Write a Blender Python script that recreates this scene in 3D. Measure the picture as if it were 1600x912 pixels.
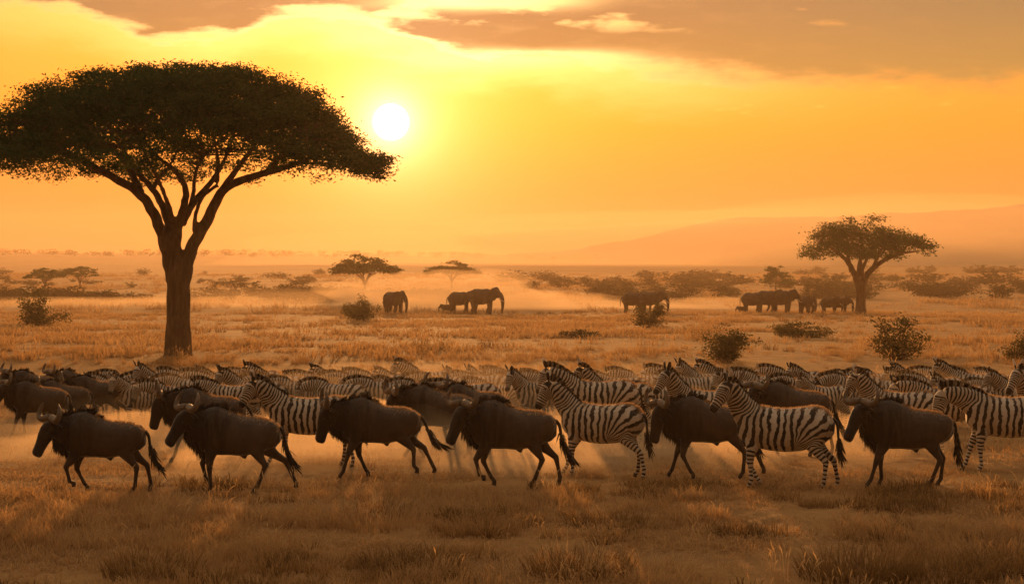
import bpy, bmesh, math, random
import numpy as np
from mathutils import Vector, Matrix, noise as mnoise

for o in list(bpy.data.objects):
    bpy.data.objects.remove(o)
sc = bpy.context.scene
R = math.radians
random.seed(7)
rng = np.random.default_rng(7)

# ------------------------------------------------------------------ camera
CAMZ = 3.55
F = 2905.0                      # focal length in pixels of a 1600 px wide frame
cam_d = bpy.data.cameras.new('camera')
cam = bpy.data.objects.new('camera', cam_d)
sc.collection.objects.link(cam)
cam_d.sensor_width = 36
cam_d.lens = F / 1600 * 36
cam_d.clip_start = 0.1
cam_d.clip_end = 6000
cam.location = (0, 0, CAMZ)
cam.rotation_euler = (R(90) - math.atan(56 / F), 0, 0)
sc.camera = cam
cam_d.dof.use_dof = True
cam_d.dof.focus_distance = 29
cam_d.dof.aperture_fstop = 5.6

sc.view_settings.view_transform = 'Standard'
sc.view_settings.look = 'None'
sc.view_settings.exposure = 0.36
sc.view_settings.gamma = 1.0
sc.cycles.use_denoising = True
sc.cycles.max_bounces = 6
sc.cycles.diffuse_bounces = 3
sc.cycles.transmission_bounces = 3
sc.cycles.volume_bounces = 0
sc.cycles.transparent_max_bounces = 8
sc.cycles.sample_clamp_indirect = 4

# ------------------------------------------------------------------ sun + sky
SAZ, SEL = R(-3.72), R(4.1)
SUN = Vector((math.sin(SAZ) * math.cos(SEL), math.cos(SAZ) * math.cos(SEL), math.sin(SEL)))
sun_d = bpy.data.lights.new('sun', 'SUN')
sun = bpy.data.objects.new('sun', sun_d)
sc.collection.objects.link(sun)
sun_d.energy = 4.6
sun_d.color = (1.0, 0.44, 0.13)
sun_d.angle = R(0.8)
sun.rotation_euler = SUN.to_track_quat('Z', 'Y').to_euler()
sun.location = (0, 300, 40)

world = bpy.data.worlds.new('World')
sc.world = world
world.use_nodes = True
world.cycles.sampling_method = 'MANUAL'
world.cycles.sample_map_resolution = 512
wt = world.node_tree
wt.nodes.clear()


class X:
    """a scalar socket with arithmetic"""
    def __init__(s, nt, sock): s.nt, s.k = nt, sock
    def op(s, o, *a, clamp=False):
        n = s.nt.nodes.new('ShaderNodeMath'); n.operation = o; n.use_clamp = clamp
        for i, v in enumerate((s,) + a):
            if isinstance(v, X): s.nt.links.new(v.k, n.inputs[i])
            else: n.inputs[i].default_value = v
        return X(s.nt, n.outputs[0])
    def __add__(s, o): return s.op('ADD', o)
    def __sub__(s, o): return s.op('SUBTRACT', o)
    def __mul__(s, o): return s.op('MULTIPLY', o)
    def __truediv__(s, o): return s.op('DIVIDE', o)
    def clamp(s): return s.op('ADD', 0.0, clamp=True)
    def smooth(s, a, b):
        n = s.nt.nodes.new('ShaderNodeMapRange'); n.interpolation_type = 'SMOOTHSTEP'
        s.nt.links.new(s.k, n.inputs['Value'])
        for nm, v in (('From Min', a), ('From Max', b)):
            if isinstance(v, X): s.nt.links.new(v.k, n.inputs[nm])
            else: n.inputs[nm].default_value = v
        return X(s.nt, n.outputs['Result'])
    def exp(s, k): return (s * k).op('EXPONENT') if False else X(s.nt, s._e(k))
    def _e(s, k):
        n = s.nt.nodes.new('ShaderNodeMath'); n.operation = 'EXPONENT'
        s.nt.links.new((s * k).k, n.inputs[0]); return n.outputs[0]


def ramp(nt, x, lo, hi, stops):
    n = nt.nodes.new('ShaderNodeValToRGB')
    m = nt.nodes.new('ShaderNodeMapRange')
    nt.links.new(x.k, m.inputs['Value'])
    m.inputs['From Min'].default_value = lo; m.inputs['From Max'].default_value = hi
    nt.links.new(m.outputs['Result'], n.inputs['Fac'])
    el = n.color_ramp.elements
    while len(el) > 1: el.remove(el[-1])
    for i, (p, c) in enumerate(stops):
        e = el[0] if i == 0 else el.new((p - lo) / (hi - lo))
        e.position = (p - lo) / (hi - lo)
        e.color = tuple(c) + (1,) if len(c) == 3 else c
    return n.outputs['Color']


def mixc(nt, fac, a, b, mode='MIX'):
    n = nt.nodes.new('ShaderNodeMix'); n.data_type = 'RGBA'; n.blend_type = mode
    n.clamp_factor = True
    def put(i, v):
        if isinstance(v, X): nt.links.new(v.k, n.inputs[i])
        elif isinstance(v, bpy.types.NodeSocket): nt.links.new(v, n.inputs[i])
        elif isinstance(v, (int, float)): n.inputs[i].default_value = v
        else: n.inputs[i].default_value = tuple(v) + (1,)
    put(0, fac); put(6, a); put(7, b)
    return n.outputs[2]


def build_world():
    nt = wt; N = nt.nodes; L = nt.links
    tc = N.new('ShaderNodeTexCoord')
    sep = N.new('ShaderNodeSeparateXYZ'); L.new(tc.outputs['Generated'], sep.inputs[0])
    dx, dy, dz = (X(nt, sep.outputs[i]) for i in range(3))
    dot = N.new('ShaderNodeVectorMath'); dot.operation = 'DOT_PRODUCT'
    L.new(tc.outputs['Generated'], dot.inputs[0]); dot.inputs[1].default_value = SUN
    s = X(nt, dot.outputs['Value'])
    ang = s.op('MINIMUM', 1.0).op('ARCCOSINE') * 57.2958            # degrees from the sun
    el = dz.op('ARCSINE') * 57.2958
    az = dx.op('ARCTAN2', dy) * 57.2958
    # physical sky, low sun through dusty air
    sky = N.new('ShaderNodeTexSky'); sky.sky_type = 'NISHITA'; sky.sun_disc = False
    sky.sun_elevation = SEL; sky.sun_rotation = SAZ
    sky.air_density = 1.0; sky.dust_density = 7.0; sky.ozone_density = 0.4
    tint = mixc(nt, s.smooth(-0.6, 0.95), (1.5, 1.12, 0.85), (0.60, 0.23, 0.075))      # dust reddens the side of the sun
    skyc = mixc(nt, 1.0, sky.outputs[0], tint, 'MULTIPLY')
    bg1 = N.new('ShaderNodeBackground'); bg1.inputs['Strength'].default_value = 0.05
    # glowing dust-laden air low over the plain
    base = ramp(nt, el, 0, 90, [(0, (0.60, 0.18, 0.05)), (1.5, (0.64, 0.185, 0.035)), (4, (0.66, 0.235, 0.022)),
                                (7, (0.64, 0.30, 0.05)), (14, (0.60, 0.35, 0.13)), (35, (0.62, 0.45, 0.29)),
                                (90, (0.62, 0.50, 0.38))])
    side = s.smooth(-1.0, 1.0) * 0.80 + 0.20
    base = mixc(nt, 1.0, base, N_rgb(nt, side), 'MULTIPLY')
    g1 = X(nt, ang._e(-1 / 2.2)); g2 = X(nt, ang._e(-1 / 7.0))
    glow = addc(nt, scale(nt, (0.9, 0.55, 0.08), g1 * 0.80), scale(nt, (0.36, 0.14, 0.005), g2 * 0.7))
    base = addc(nt, base, glow)
    # clouds: a deck whose lower edge wanders with azimuth
    vm = N.new('ShaderNodeCombineXYZ')
    L.new((az * 0.22).k, vm.inputs[0]); L.new((el * 0.85).k, vm.inputs[1])
    def fbm(scale_, det, off):
        n = N.new('ShaderNodeTexNoise'); n.inputs['Scale'].default_value = scale_
        n.inputs['Detail'].default_value = det; n.inputs['Roughness'].default_value = 0.55
        a = N.new('ShaderNodeVectorMath'); a.operation = 'ADD'
        L.new(vm.outputs[0], a.inputs[0]); a.inputs[1].default_value = off
        L.new(a.outputs[0], n.inputs['Vector'])
        return X(nt, n.outputs['Fac']) - 0.5
    n1 = fbm(0.9, 5, (3, 1.7, 0)); n2 = fbm(2.6, 6, (9, 4, 2)); n3 = fbm(0.55, 3, (1, 8, 5))
    fc = N.new('ShaderNodeFloatCurve')
    lo, hi, vlo, vhi = -60.0, 60.0, 4.0, 9.0
    pts = [(-60, 7.2), (-22, 7.4), (-14.6, 7.3), (-12, 6.75), (-10, 6.4), (-8.2, 6.6), (-7.2, 7.0), (-6, 7.0), (-4.5, 6.85),
           (-3, 6.5), (-1.8, 6.1), (-0.8, 5.95), (0.3, 6.0), (1.0, 5.85), (1.5, 5.65), (4, 5.3), (8, 4.95), (16, 4.8), (60, 5.0)]
    cv = fc.mapping.curves[0]
    while len(cv.points) > 2: cv.points.remove(cv.points[1])
    for i, (a, e) in enumerate(pts):
        p = ((a - lo) / (hi - lo), (e - vlo) / (vhi - vlo))
        if i == 0: cv.points[0].location = p
        elif i == len(pts) - 1: cv.points[-1].location = p
        else: cv.points.new(*p)
    fc.mapping.update()
    L.new(((az - lo) / (hi - lo)).k, fc.inputs['Value'])
    edge = X(nt, fc.outputs[0]) * (vhi - vlo) + vlo
    h = el - edge + n1 * 1.2 + n2 * 1.0                            # height above the ragged edge
    soft = az.smooth(0.5, 3.5) * 0.5 + 0.42
    d = h.smooth(0.0, soft)
    # gaps in the deck
    hole = (n3 * 1.0 + n2 * 0.35).smooth(0.10, 0.2) * (el.smooth(6.6, 7.4)) * 0.75
    gapx = ((az - 1.1) / 2.6); gape = ((el - 6.0 - n1 * 0.5) / 0.22)
    gap = X(nt, (gapx * gapx + gape * gape)._e(-1.0)) * 0.9
    gx2 = ((az + 0.6) / 2.4); ge2 = ((el - 7.75 - n1 * 0.4) / 0.22)
    gap2 = X(nt, (gx2 * gx2 + ge2 * ge2)._e(-1.0)) * 0.9
    d = (d * (X(nt, (hole * -1.0 + 1.0).k)) - gap - gap2 + n2 * 0.15 * d).clamp()
    lit = X(nt, ang._e(-1 / 6.5))
    ccol = ramp(nt, el, 4, 90, [(4, (0.55, 0.26, 0.05)), (5.5, (0.36, 0.21, 0.055)), (7.5, (0.25, 0.17, 0.075)), (12, (0.30, 0.20, 0.09)),
                                (40, (0.58, 0.44, 0.29)), (90, (0.60, 0.49, 0.37))])
    ccol = mixc(nt, 1.0, ccol, N_rgb(nt, side), 'MULTIPLY')
    base = mixc(nt, d * (el.smooth(60, 20) * 0.9 + 0.1), base, ccol)
    rim = (d * (d * -1.0 + 1.0)) * 4.0
    under = h.smooth(-1.3, 0.05) * (d * -1.0 + 1.0)                   # thin bright veil below the edge
    silver = (rim * 0.85 + under * 0.75 + (gap + gap2) * 0.8) * lit * az.smooth(14, 2)
    base = addc(nt, base, scale(nt, (1.0, 0.80, 0.36), silver * 1.0))
    # faint high streaks
    st = fbm(3.2, 4, (2, 2, 9)).smooth(0.12, 0.3) * el.smooth(3.4, 4.2) * el.smooth(5.6, 4.9) * az.smooth(1, 3) * 0.35
    base = addc(nt, base, scale(nt, (0.5, 0.42, 0.12), st))
    disc = ang.smooth(0.60, 0.34) * 6.0 + X(nt, ang._e(-1 / 0.5)) * 1.6 + X(nt, ang._e(-1 / 1.5)) * 0.35
    base = addc(nt, base, scale(nt, (1.0, 0.92, 0.72), disc))
    L.new(mixc(nt, 1.0, skyc, N_rgb(nt, d * -0.8 + 1.0), 'MULTIPLY'), bg1.inputs['Color'])
    bg2 = N.new('ShaderNodeBackground'); bg2.inputs['Strength'].default_value = 1.0
    L.new(base, bg2.inputs['Color'])
    add = N.new('ShaderNodeAddShader'); out = N.new('ShaderNodeOutputWorld')
    L.new(bg1.outputs[0], add.inputs[0]); L.new(bg2.outputs[0], add.inputs[1])
    L.new(add.outputs[0], out.inputs['Surface'])


def N_rgb(nt, x):
    n = nt.nodes.new('ShaderNodeCombineXYZ')
    for i in range(3): nt.links.new(x.k, n.inputs[i])
    return n.outputs[0]


def scale(nt, col, x):
    return mixc(nt, 1.0, col, N_rgb(nt, x), 'MULTIPLY')


def addc(nt, a, b):
    return mixc(nt, 1.0, a, b, 'ADD')


build_world()

# ------------------------------------------------------------------ helpers
COL = sc.collection


def tag(o, label=None, cat=None, group=None, kind=None):
    if label: o['label'] = label
    if cat: o['category'] = cat
    if group: o['group'] = group
    if kind: o['kind'] = kind
    return o


def link(name, mesh, parent=None, loc=(0, 0, 0)):
    o = bpy.data.objects.new(name, mesh)
    COL.objects.link(o)
    o.location = loc
    if parent is not None: o.parent = parent
    return o


def mesh_np(name, v, f, mat=None, smooth=True):
    """v (n,3), f (m,k) arrays of equal-size faces or a list of lists"""
    me = bpy.data.meshes.new(name)
    if isinstance(f, np.ndarray):
        k = f.shape[1]
        me.vertices.add(len(v)); me.vertices.foreach_set('co', np.asarray(v, np.float32).ravel())
        me.loops.add(f.size); me.loops.foreach_set('vertex_index', f.astype(np.int32).ravel())
        me.polygons.add(len(f)); me.polygons.foreach_set('loop_start', np.arange(0, f.size, k, dtype=np.int32))
        me.polygons.foreach_set('loop_total', np.full(len(f), k, np.int32))
        me.update(calc_edges=True); me.validate()
    else:
        me.from_pydata([tuple(p) for p in v], [], f); me.update()
    if smooth: me.polygons.foreach_set('use_smooth', [True] * len(me.polygons))
    if mat: me.materials.append(mat)
    return me


class MB:
    """collects lofted closed pieces"""
    def __init__(s): s.v, s.f = [], []
    def loft(s, secs, n=14, p=2.0):
        """secs: (centre, half axis u, half axis v)"""
        b = len(s.v)
        for c, u, w in secs:
            for k in range(n):
                a = 2 * math.pi * k / n
                cu, su = math.cos(a), math.sin(a)
                if p != 2.0:
                    cu = math.copysign(abs(cu) ** (2 / p), cu); su = math.copysign(abs(su) ** (2 / p), su)
                s.v.append(Vector(c) + Vector(u) * cu + Vector(w) * su)
        m = len(secs)
        for i in range(m - 1):
            for k in range(n):
                k2 = (k + 1) % n
                s.f.append([b + i * n + k, b + i * n + k2, b + (i + 1) * n + k2, b + (i + 1) * n + k])
        s.f.append([b + k for k in range(n)][::-1])
        s.f.append([b + (m - 1) * n + k for k in range(n)])
    def tube(s, pts, rad, n=10, lat=1.0, side=None):
        """round tube; rad float list; lat = factor on the sideways radius when side given"""
        pts = [Vector(p) for p in pts]; secs = []
        for i, p in enumerate(pts):
            t = (pts[min(i + 1, len(pts) - 1)] - pts[max(i - 1, 0)])
            t = t.normalized() if t.length > 1e-9 else Vector((0, 0, 1))
            if side is not None:
                u = Vector(side) - t * t.dot(Vector(side)); u.normalize()
            else:
                u = t.cross(Vector((0.31, 0.77, 0.55))).normalized()
            w = t.cross(u).normalized()
            l = lat[i] if isinstance(lat, (list, tuple)) else lat
            secs.append((p, u * rad[i] * l, w * rad[i]))
        s.loft(secs, n)
    def ellipsoid(s, c, a, b, d, n=10, m=7):
        c, a, b, d = Vector(c), Vector(a), Vector(b), Vector(d)
        secs = []
        for i in range(m):
            t = -0.97 + 1.94 * i / (m - 1); r = math.sqrt(1 - t * t)
            secs.append((c + a * t, b * r, d * r))
        s.loft(secs, n)
    def mesh(s, name, mat=None, smooth=True): return mesh_np(name, s.v, s.f, mat, smooth)


def spline(pts, n):
    """Catmull-Rom through points -> n samples"""
    P = [Vector(p) for p in pts]; P = [P[0] * 2 - P[1]] + P + [P[-1] * 2 - P[-2]]
    out = []
    m = len(P) - 3
    for k in range(n):
        t = k / (n - 1) * m; i = min(int(t), m - 1); t -= i
        a, b, c, d = P[i:i + 4]
        out.append(0.5 * ((2 * b) + (c - a) * t + (2 * a - 5 * b + 4 * c - d) * t * t + (3 * b - a - 3 * c + d) * t ** 3))
    return out


def remesh(mb, voxel, smooth_it=5, factor=0.5):
    me = mb.mesh('raw')
    o = bpy.data.objects.new('raw', me); COL.objects.link(o)
    m = o.modifiers.new('r', 'REMESH'); m.mode = 'VOXEL'; m.voxel_size = voxel
    if smooth_it:
        m2 = o.modifiers.new('s', 'SMOOTH'); m2.iterations = smooth_it; m2.factor = factor
    dg = bpy.context.evaluated_depsgraph_get()
    out = bpy.data.meshes.new_from_object(o.evaluated_get(dg))
    bpy.data.objects.remove(o); bpy.data.meshes.remove(me)
    out.polygons.foreach_set('use_smooth', [True] * len(out.polygons))
    return out


def coords(me):
    a = np.empty(len(me.vertices) * 3, np.float32); me.vertices.foreach_get('co', a)
    return a.reshape(-1, 3).astype(np.float64)


def attr(me, name, vals):
    a = me.attributes.new(name, 'FLOAT', 'POINT'); a.data.foreach_set('value', np.asarray(vals, np.float32))


# ------------------------------------------------------------------ materials
def material(name):
    m = bpy.data.materials.new(name); m.use_nodes = True
    nt = m.node_tree; b = nt.nodes['Principled BSDF']
    b.inputs['Specular IOR Level'].default_value = 0.25
    b.inputs['Roughness'].default_value = 0.8
    return m, nt, b


def noise_node(nt, scale_, detail=4, rough=0.6, vec=None, coord='Object', stretch=None):
    n = nt.nodes.new('ShaderNodeTexNoise'); n.inputs['Scale'].default_value = scale_
    n.inputs['Detail'].default_value = detail; n.inputs['Roughness'].default_value = rough
    tc = nt.nodes.new('ShaderNodeTexCoord'); src = tc.outputs[coord]
    if stretch:
        mp = nt.nodes.new('ShaderNodeMapping'); mp.inputs['Scale'].default_value = stretch
        nt.links.new(src, mp.inputs['Vector']); src = mp.outputs[0]
    nt.links.new(src, n.inputs['Vector'])
    return X(nt, n.outputs['Fac'])


def vary(nt, x):
    """give a noise its own slice for every animal"""
    n = x.k.node; n.noise_dimensions = '4D'
    nt.links.new((rand_node(nt) * 37.0).k, n.inputs['W'])
    return x


def attr_node(nt, name):
    n = nt.nodes.new('ShaderNodeAttribute'); n.attribute_name = name
    return X(nt, n.outputs['Fac'])


def rand_node(nt):
    n = nt.nodes.new('ShaderNodeObjectInfo'); return X(nt, n.outputs['Random'])


def bump(nt, b, h, strength, dist):
    n = nt.nodes.new('ShaderNodeBump'); n.inputs['Strength'].default_value = strength; n.inputs['Distance'].default_value = dist
    nt.links.new(h.k, n.inputs['Height']); nt.links.new(n.outputs[0], b.inputs['Normal'])


def mat_ground():
    m, nt, b = material('dry_savanna_soil')
    n1 = noise_node(nt, 0.05, 5, 0.65, stretch=(0.5, 1.0, 1.0)); n2 = noise_node(nt, 0.55, 5); n3 = noise_node(nt, 7.0, 6, 0.7); n4 = noise_node(nt, 38, 4)
    c = ramp(nt, n2 * 0.45 + n1 * 0.45 + n3 * 0.3, 0.40, 0.78, [(0.40, (0.10, 0.050, 0.022)), (0.52, (0.27, 0.14, 0.058)), (0.64, (0.43, 0.23, 0.088)), (0.78, (0.54, 0.31, 0.125))])
    c = mixc(nt, n4.smooth(0.4, 0.7) * 0.45, c, (0.52, 0.34, 0.16))
    c = mixc(nt, n3.smooth(0.6, 0.75) * 0.6, c, (0.06, 0.035, 0.018))
    nt.links.new(c, b.inputs['Base Color'])
    b.inputs['Roughness'].default_value = 0.95; b.inputs['Specular IOR Level'].default_value = 0.08
    bump(nt, b, n3 * 0.7 + n4 * 0.35, 0.9, 0.12)
    return m


def mat_leaf(name, c1, c2, trans=0.4):
    m, nt, b = material(name)
    n = noise_node(nt, 1.3, 3)
    col = ramp(nt, n, 0.3, 0.7, [(0.3, c1), (0.7, c2)])
    nt.links.new(col, b.inputs['Base Color'])
    b.inputs['Roughness'].default_value = 0.7; b.inputs['Specular IOR Level'].default_value = 0.1
    t = nt.nodes.new('ShaderNodeBsdfTranslucent'); nt.links.new(col, t.inputs['Color'])
    mx = nt.nodes.new('ShaderNodeMixShader'); mx.inputs[0].default_value = trans
    out = nt.nodes['Material Output']
    nt.links.new(b.outputs[0], mx.inputs[1]); nt.links.new(t.outputs[0], mx.inputs[2]); nt.links.new(mx.outputs[0], out.inputs['Surface'])
    return m


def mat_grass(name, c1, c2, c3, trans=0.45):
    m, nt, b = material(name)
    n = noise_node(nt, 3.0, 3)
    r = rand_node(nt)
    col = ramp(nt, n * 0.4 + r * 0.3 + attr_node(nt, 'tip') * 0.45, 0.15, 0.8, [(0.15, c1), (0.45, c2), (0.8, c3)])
    nt.links.new(col, b.inputs['Base Color']); b.inputs['Specular IOR Level'].default_value = 0.15
    t = nt.nodes.new('ShaderNodeBsdfTranslucent'); nt.links.new(col, t.inputs['Color'])
    mx = nt.nodes.new('ShaderNodeMixShader'); mx.inputs[0].default_value = trans
    nt.links.new(b.outputs[0], mx.inputs[1]); nt.links.new(t.outputs[0], mx.inputs[2])
    nt.links.new(mx.outputs[0], nt.nodes['Material Output'].inputs['Surface'])
    return m


def mat_bark():
    m, nt, b = material('acacia_bark')
    n = noise_node(nt, 2.2, 6, 0.7, stretch=(2.5, 2.5, 0.45)); n2 = noise_node(nt, 14, 4)
    nt.links.new(ramp(nt, n, 0.3, 0.7, [(0.3, (0.070, 0.042, 0.026)), (0.7, (0.25, 0.155, 0.095))]), b.inputs['Base Color'])
    b.inputs['Specular IOR Level'].default_value = 0.1; b.inputs['Roughness'].default_value = 0.95
    bump(nt, b, n * 1.0 + n2 * 0.3, 1.0, 0.15)
    return m


def mat_zebra():
    m, nt, b = material('zebra_coat')
    w = vary(nt, noise_node(nt, 3.6, 3, coord='Object')); w2 = noise_node(nt, 60, 2); w3 = vary(nt, noise_node(nt, 9.0, 2))
    ph = attr_node(nt, 'stripe') + (w - 0.5) * 1.7
    sw = (ph * (2 * math.pi)).op('SINE')
    k = attr_node(nt, 'dark')
    s = (sw + (w2 - 0.5) * 0.3 + (w3 - 0.5) * 1.3 + attr_node(nt, 'bias')).smooth(-0.22, 0.16)
    white = mixc(nt, noise_node(nt, 2.5, 4).smooth(0.35, 0.7), (0.66, 0.56, 0.46), (0.48, 0.37, 0.27))
    c = mixc(nt, s, (0.018, 0.013, 0.010), white)
    c = mixc(nt, k, c, (0.022, 0.016, 0.012))
    nt.links.new(c, b.inputs['Base Color'])
    b.inputs['Roughness'].default_value = 0.65
    b.inputs['Sheen Weight'].default_value = 0.7; b.inputs['Sheen Roughness'].default_value = 0.3
    bump(nt, b, noise_node(nt, 45, 3, stretch=(1, 1, 0.5)), 0.25, 0.01)
    return m


def mat_wildebeest():
    m, nt, b = material('wildebeest_coat')
    n = vary(nt, noise_node(nt, 3.0, 5)); st = vary(nt, noise_node(nt, 1.0, 4, stretch=(13, 6, 1.4)))
    r = rand_node(nt)
    n5 = vary(nt, noise_node(nt, 16.0, 5, 0.7, stretch=(1.0, 1.0, 0.55)))
    c = ramp(nt, n * 0.6 + n5 * 0.4, 0.3, 0.7, [(0.3, (0.030, 0.020, 0.016)), (0.7, (0.125, 0.090, 0.068))])
    c = mixc(nt, st.smooth(0.46, 0.58) * attr_node(nt, 'streak') * 0.85, c, (0.022, 0.015, 0.012))
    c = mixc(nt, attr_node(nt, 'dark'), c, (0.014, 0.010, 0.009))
    c = mixc(nt, r * 0.3, c, (0.04, 0.026, 0.02))
    nt.links.new(c, b.inputs['Base Color'])
    b.inputs['Roughness'].default_value = 0.6
    b.inputs['Sheen Weight'].default_value = 0.6; b.inputs['Sheen Roughness'].default_value = 0.3
    bump(nt, b, noise_node(nt, 40, 3, stretch=(1, 1, 0.4)) * 0.6 + n5 * 1.2, 0.6, 0.02)
    return m


def mat_plain(name, col, rough=0.7, var=0.35, sc_=8, sheen=0.0, spec=0.2):
    m, nt, b = material(name)
    n = noise_node(nt, sc_, 4)
    lo = tuple(x * (1 - var) for x in col); hi = tuple(x * (1 + var) for x in col)
    nt.links.new(ramp(nt, n, 0.3, 0.7, [(0.3, lo), (0.7, hi)]), b.inputs['Base Color'])
    b.inputs['Roughness'].default_value = rough; b.inputs['Sheen Weight'].default_value = sheen
    b.inputs['Specular IOR Level'].default_value = spec
    return m


def mat_mane_zebra():
    m, nt, b = material('zebra_mane_hair')
    ph = attr_node(nt, 'stripe')
    s = ((ph * (2 * math.pi)).op('SINE')).smooth(-0.2, 0.2)
    top = attr_node(nt, 'dark')
    c = mixc(nt, s, (0.016, 0.012, 0.010), (0.40, 0.32, 0.24)); c = mixc(nt, top, c, (0.02, 0.014, 0.010))
    nt.links.new(c, b.inputs['Base Color'])
    return m


def mat_volume(name, col, dens, aniso):
    m = bpy.data.materials.new(name); m.use_nodes = True
    nt = m.node_tree; nt.nodes.clear()
    v = nt.nodes.new('ShaderNodeVolumePrincipled'); o = nt.nodes.new('ShaderNodeOutputMaterial')
    v.inputs['Color'].default_value = tuple(col) + (1,); v.inputs['Density'].default_value = dens; v.inputs['Anisotropy'].default_value = aniso
    nt.links.new(v.outputs[0], o.inputs['Volume'])
    return m


M = dict(
    ground=mat_ground(), bark=mat_bark(),
    leaf=mat_leaf('acacia_leaf', (0.036, 0.060, 0.016), (0.095, 0.12, 0.034), 0.42),
    bushleaf=mat_leaf('bush_leaf', (0.060, 0.055, 0.018), (0.12, 0.10, 0.036), 0.45),
    scrub=mat_leaf('scrub_leaf', (0.040, 0.036, 0.016), (0.085, 0.070, 0.030), 0.35),
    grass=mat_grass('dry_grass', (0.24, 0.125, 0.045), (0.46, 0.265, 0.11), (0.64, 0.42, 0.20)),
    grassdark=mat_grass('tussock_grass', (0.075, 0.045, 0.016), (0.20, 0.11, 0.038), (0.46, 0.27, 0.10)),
    zebra=mat_zebra(), wb=mat_wildebeest(), zmane=mat_mane_zebra(),
    black_hair=mat_plain('black_hair', (0.016, 0.011, 0.009), 0.6, 0.3, 8, 0.15),
    fringe=mat_grass('pale_rim_hair', (0.26, 0.16, 0.09), (0.40, 0.25, 0.14), (0.52, 0.34, 0.2), 0.65),  # paler than the coats, to put a rim of light on the backs
    horn=mat_plain('horn', (0.15, 0.11, 0.08), 0.6, 0.4, 12, 0, 0.25),
    eye=mat_plain('eye', (0.006, 0.005, 0.005), 0.3, 0.2, 3, 0, 0.6),
    elephant=mat_plain('elephant_skin', (0.085, 0.062, 0.048), 0.85, 0.3, 1.6),
    ivory=mat_plain('ivory', (0.6, 0.5, 0.36), 0.45, 0.1, 5),
    hill=mat_plain('hill_scrub', (0.30, 0.20, 0.11), 0.95, 0.4, 0.02),
)

# ------------------------------------------------------------------ terrain
PY = np.array([-200, 0, 12, 20, 28, 34, 40, 48, 60, 84, 120, 170, 227, 300, 500, 800, 1200, 1500, 1750, 2000.])
PZ = np.array([0, 0, 0.0, 0.02, 0.03, -.15, -.48, -.86, -.95, -.99, -1.6, -2.6, -3.48, -3.75, -3.4, -3.0, -1.2, 1.4, 3.0, 3.0])
_fy = np.concatenate([np.arange(-200, 130, 0.5), np.arange(130, 2000, 3.0)])
_fz = np.interp(_fy, PY, PZ)
_d = np.interp(_fy, [-200, 20, 60, 200, 2000], [4, 3, 6, 18, 60])       # smoothing width
_fs = np.array([np.average(np.interp(y + np.linspace(-w, w, 21), PY, PZ), weights=1 - np.abs(np.linspace(-1, 1, 21)) * 0.9) for y, w in zip(_fy, _d)])


def ground(x, y):
    x = np.asarray(x, float); y = np.asarray(y, float)
    z = np.interp(y, _fy, _fs)
    t = np.clip((y - 700) / 800, 0, 1); t = t * t * (3 - 2 * t)
    z = z - x * 0.008 * t
    near = np.clip(1 - (y - 60) / 200, 0, 1)
    z = z + near * (0.035 * np.sin(x * 0.9 + 1.3 * np.sin(y * 0.37)) * np.sin(y * 0.8 + 0.7) + 0.05 * np.sin(x * 0.23 + 2) * np.sin(y * 0.19 + 1))
    far = np.clip((y - 110) / 200, 0, 1)
    z = z + far * (0.16 * np.sin(x * 0.045 + 0.5) * np.sin(y * 0.03 + 2) + 0.12 * np.sin(x * 0.11 + y * 0.05))
    return z


def micro(x, y):
    a = np.clip((70 - y) / 40, 0, 1)
    return a * (0.018 * np.sin(x * 7.1 + 2 * np.sin(y * 3.1)) * np.sin(y * 6.3 + np.sin(x * 2.7)) + 0.012 * np.sin(x * 15 + y * 4) * np.sin(y * 13 - x * 3))


def gz(x, y): return float(ground(x, y))


_gy = np.concatenate([np.arange(14, 120, 0.1), np.arange(120, 1700, 1.0)])


def at(u, v, Y=None):
    """world point on the ground seen at photo pixel (u, v)"""
    if Y is None:
        x = (u - 800) / F * _gy
        vv = 400 + (CAMZ - ground(x, _gy)) / _gy * F
        i = int(np.argmax(vv <= v)); Y = float(_gy[i])
    x = (u - 800) / F * Y
    return Vector((x, Y, gz(x, Y)))


def build_ground():
    ys = np.concatenate([[-200, -80, -30, -10, 0, 6, 10], np.arange(13, 62, 0.16), 62 * np.exp(np.linspace(0.004, 1, 190) * math.log(1800 / 62))])
    ss = np.linspace(-1, 1, 321); ss = ss * 0.55 + 0.45 * ss ** 3
    half = 14 + 0.62 * np.clip(ys, 0, None)
    Xg = ss[None, :] * np.maximum(half, 26)[:, None]; Yg = np.repeat(ys[:, None], len(ss), 1)
    Zg = ground(Xg, Yg) + micro(Xg, Yg)
    v = np.stack([Xg, Yg, Zg], -1).reshape(-1, 3)
    h, w = Xg.shape
    i = np.arange((h - 1) * w).reshape(h - 1, w)[:, :-1].ravel()
    f = np.stack([i, i + 1, i + w + 1, i + w], -1)
    tag(link('ground', mesh_np('ground', v, f, M['ground'])), 'dry trampled savanna ground running back to the horizon', 'ground', kind='structure')


build_ground()


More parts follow.
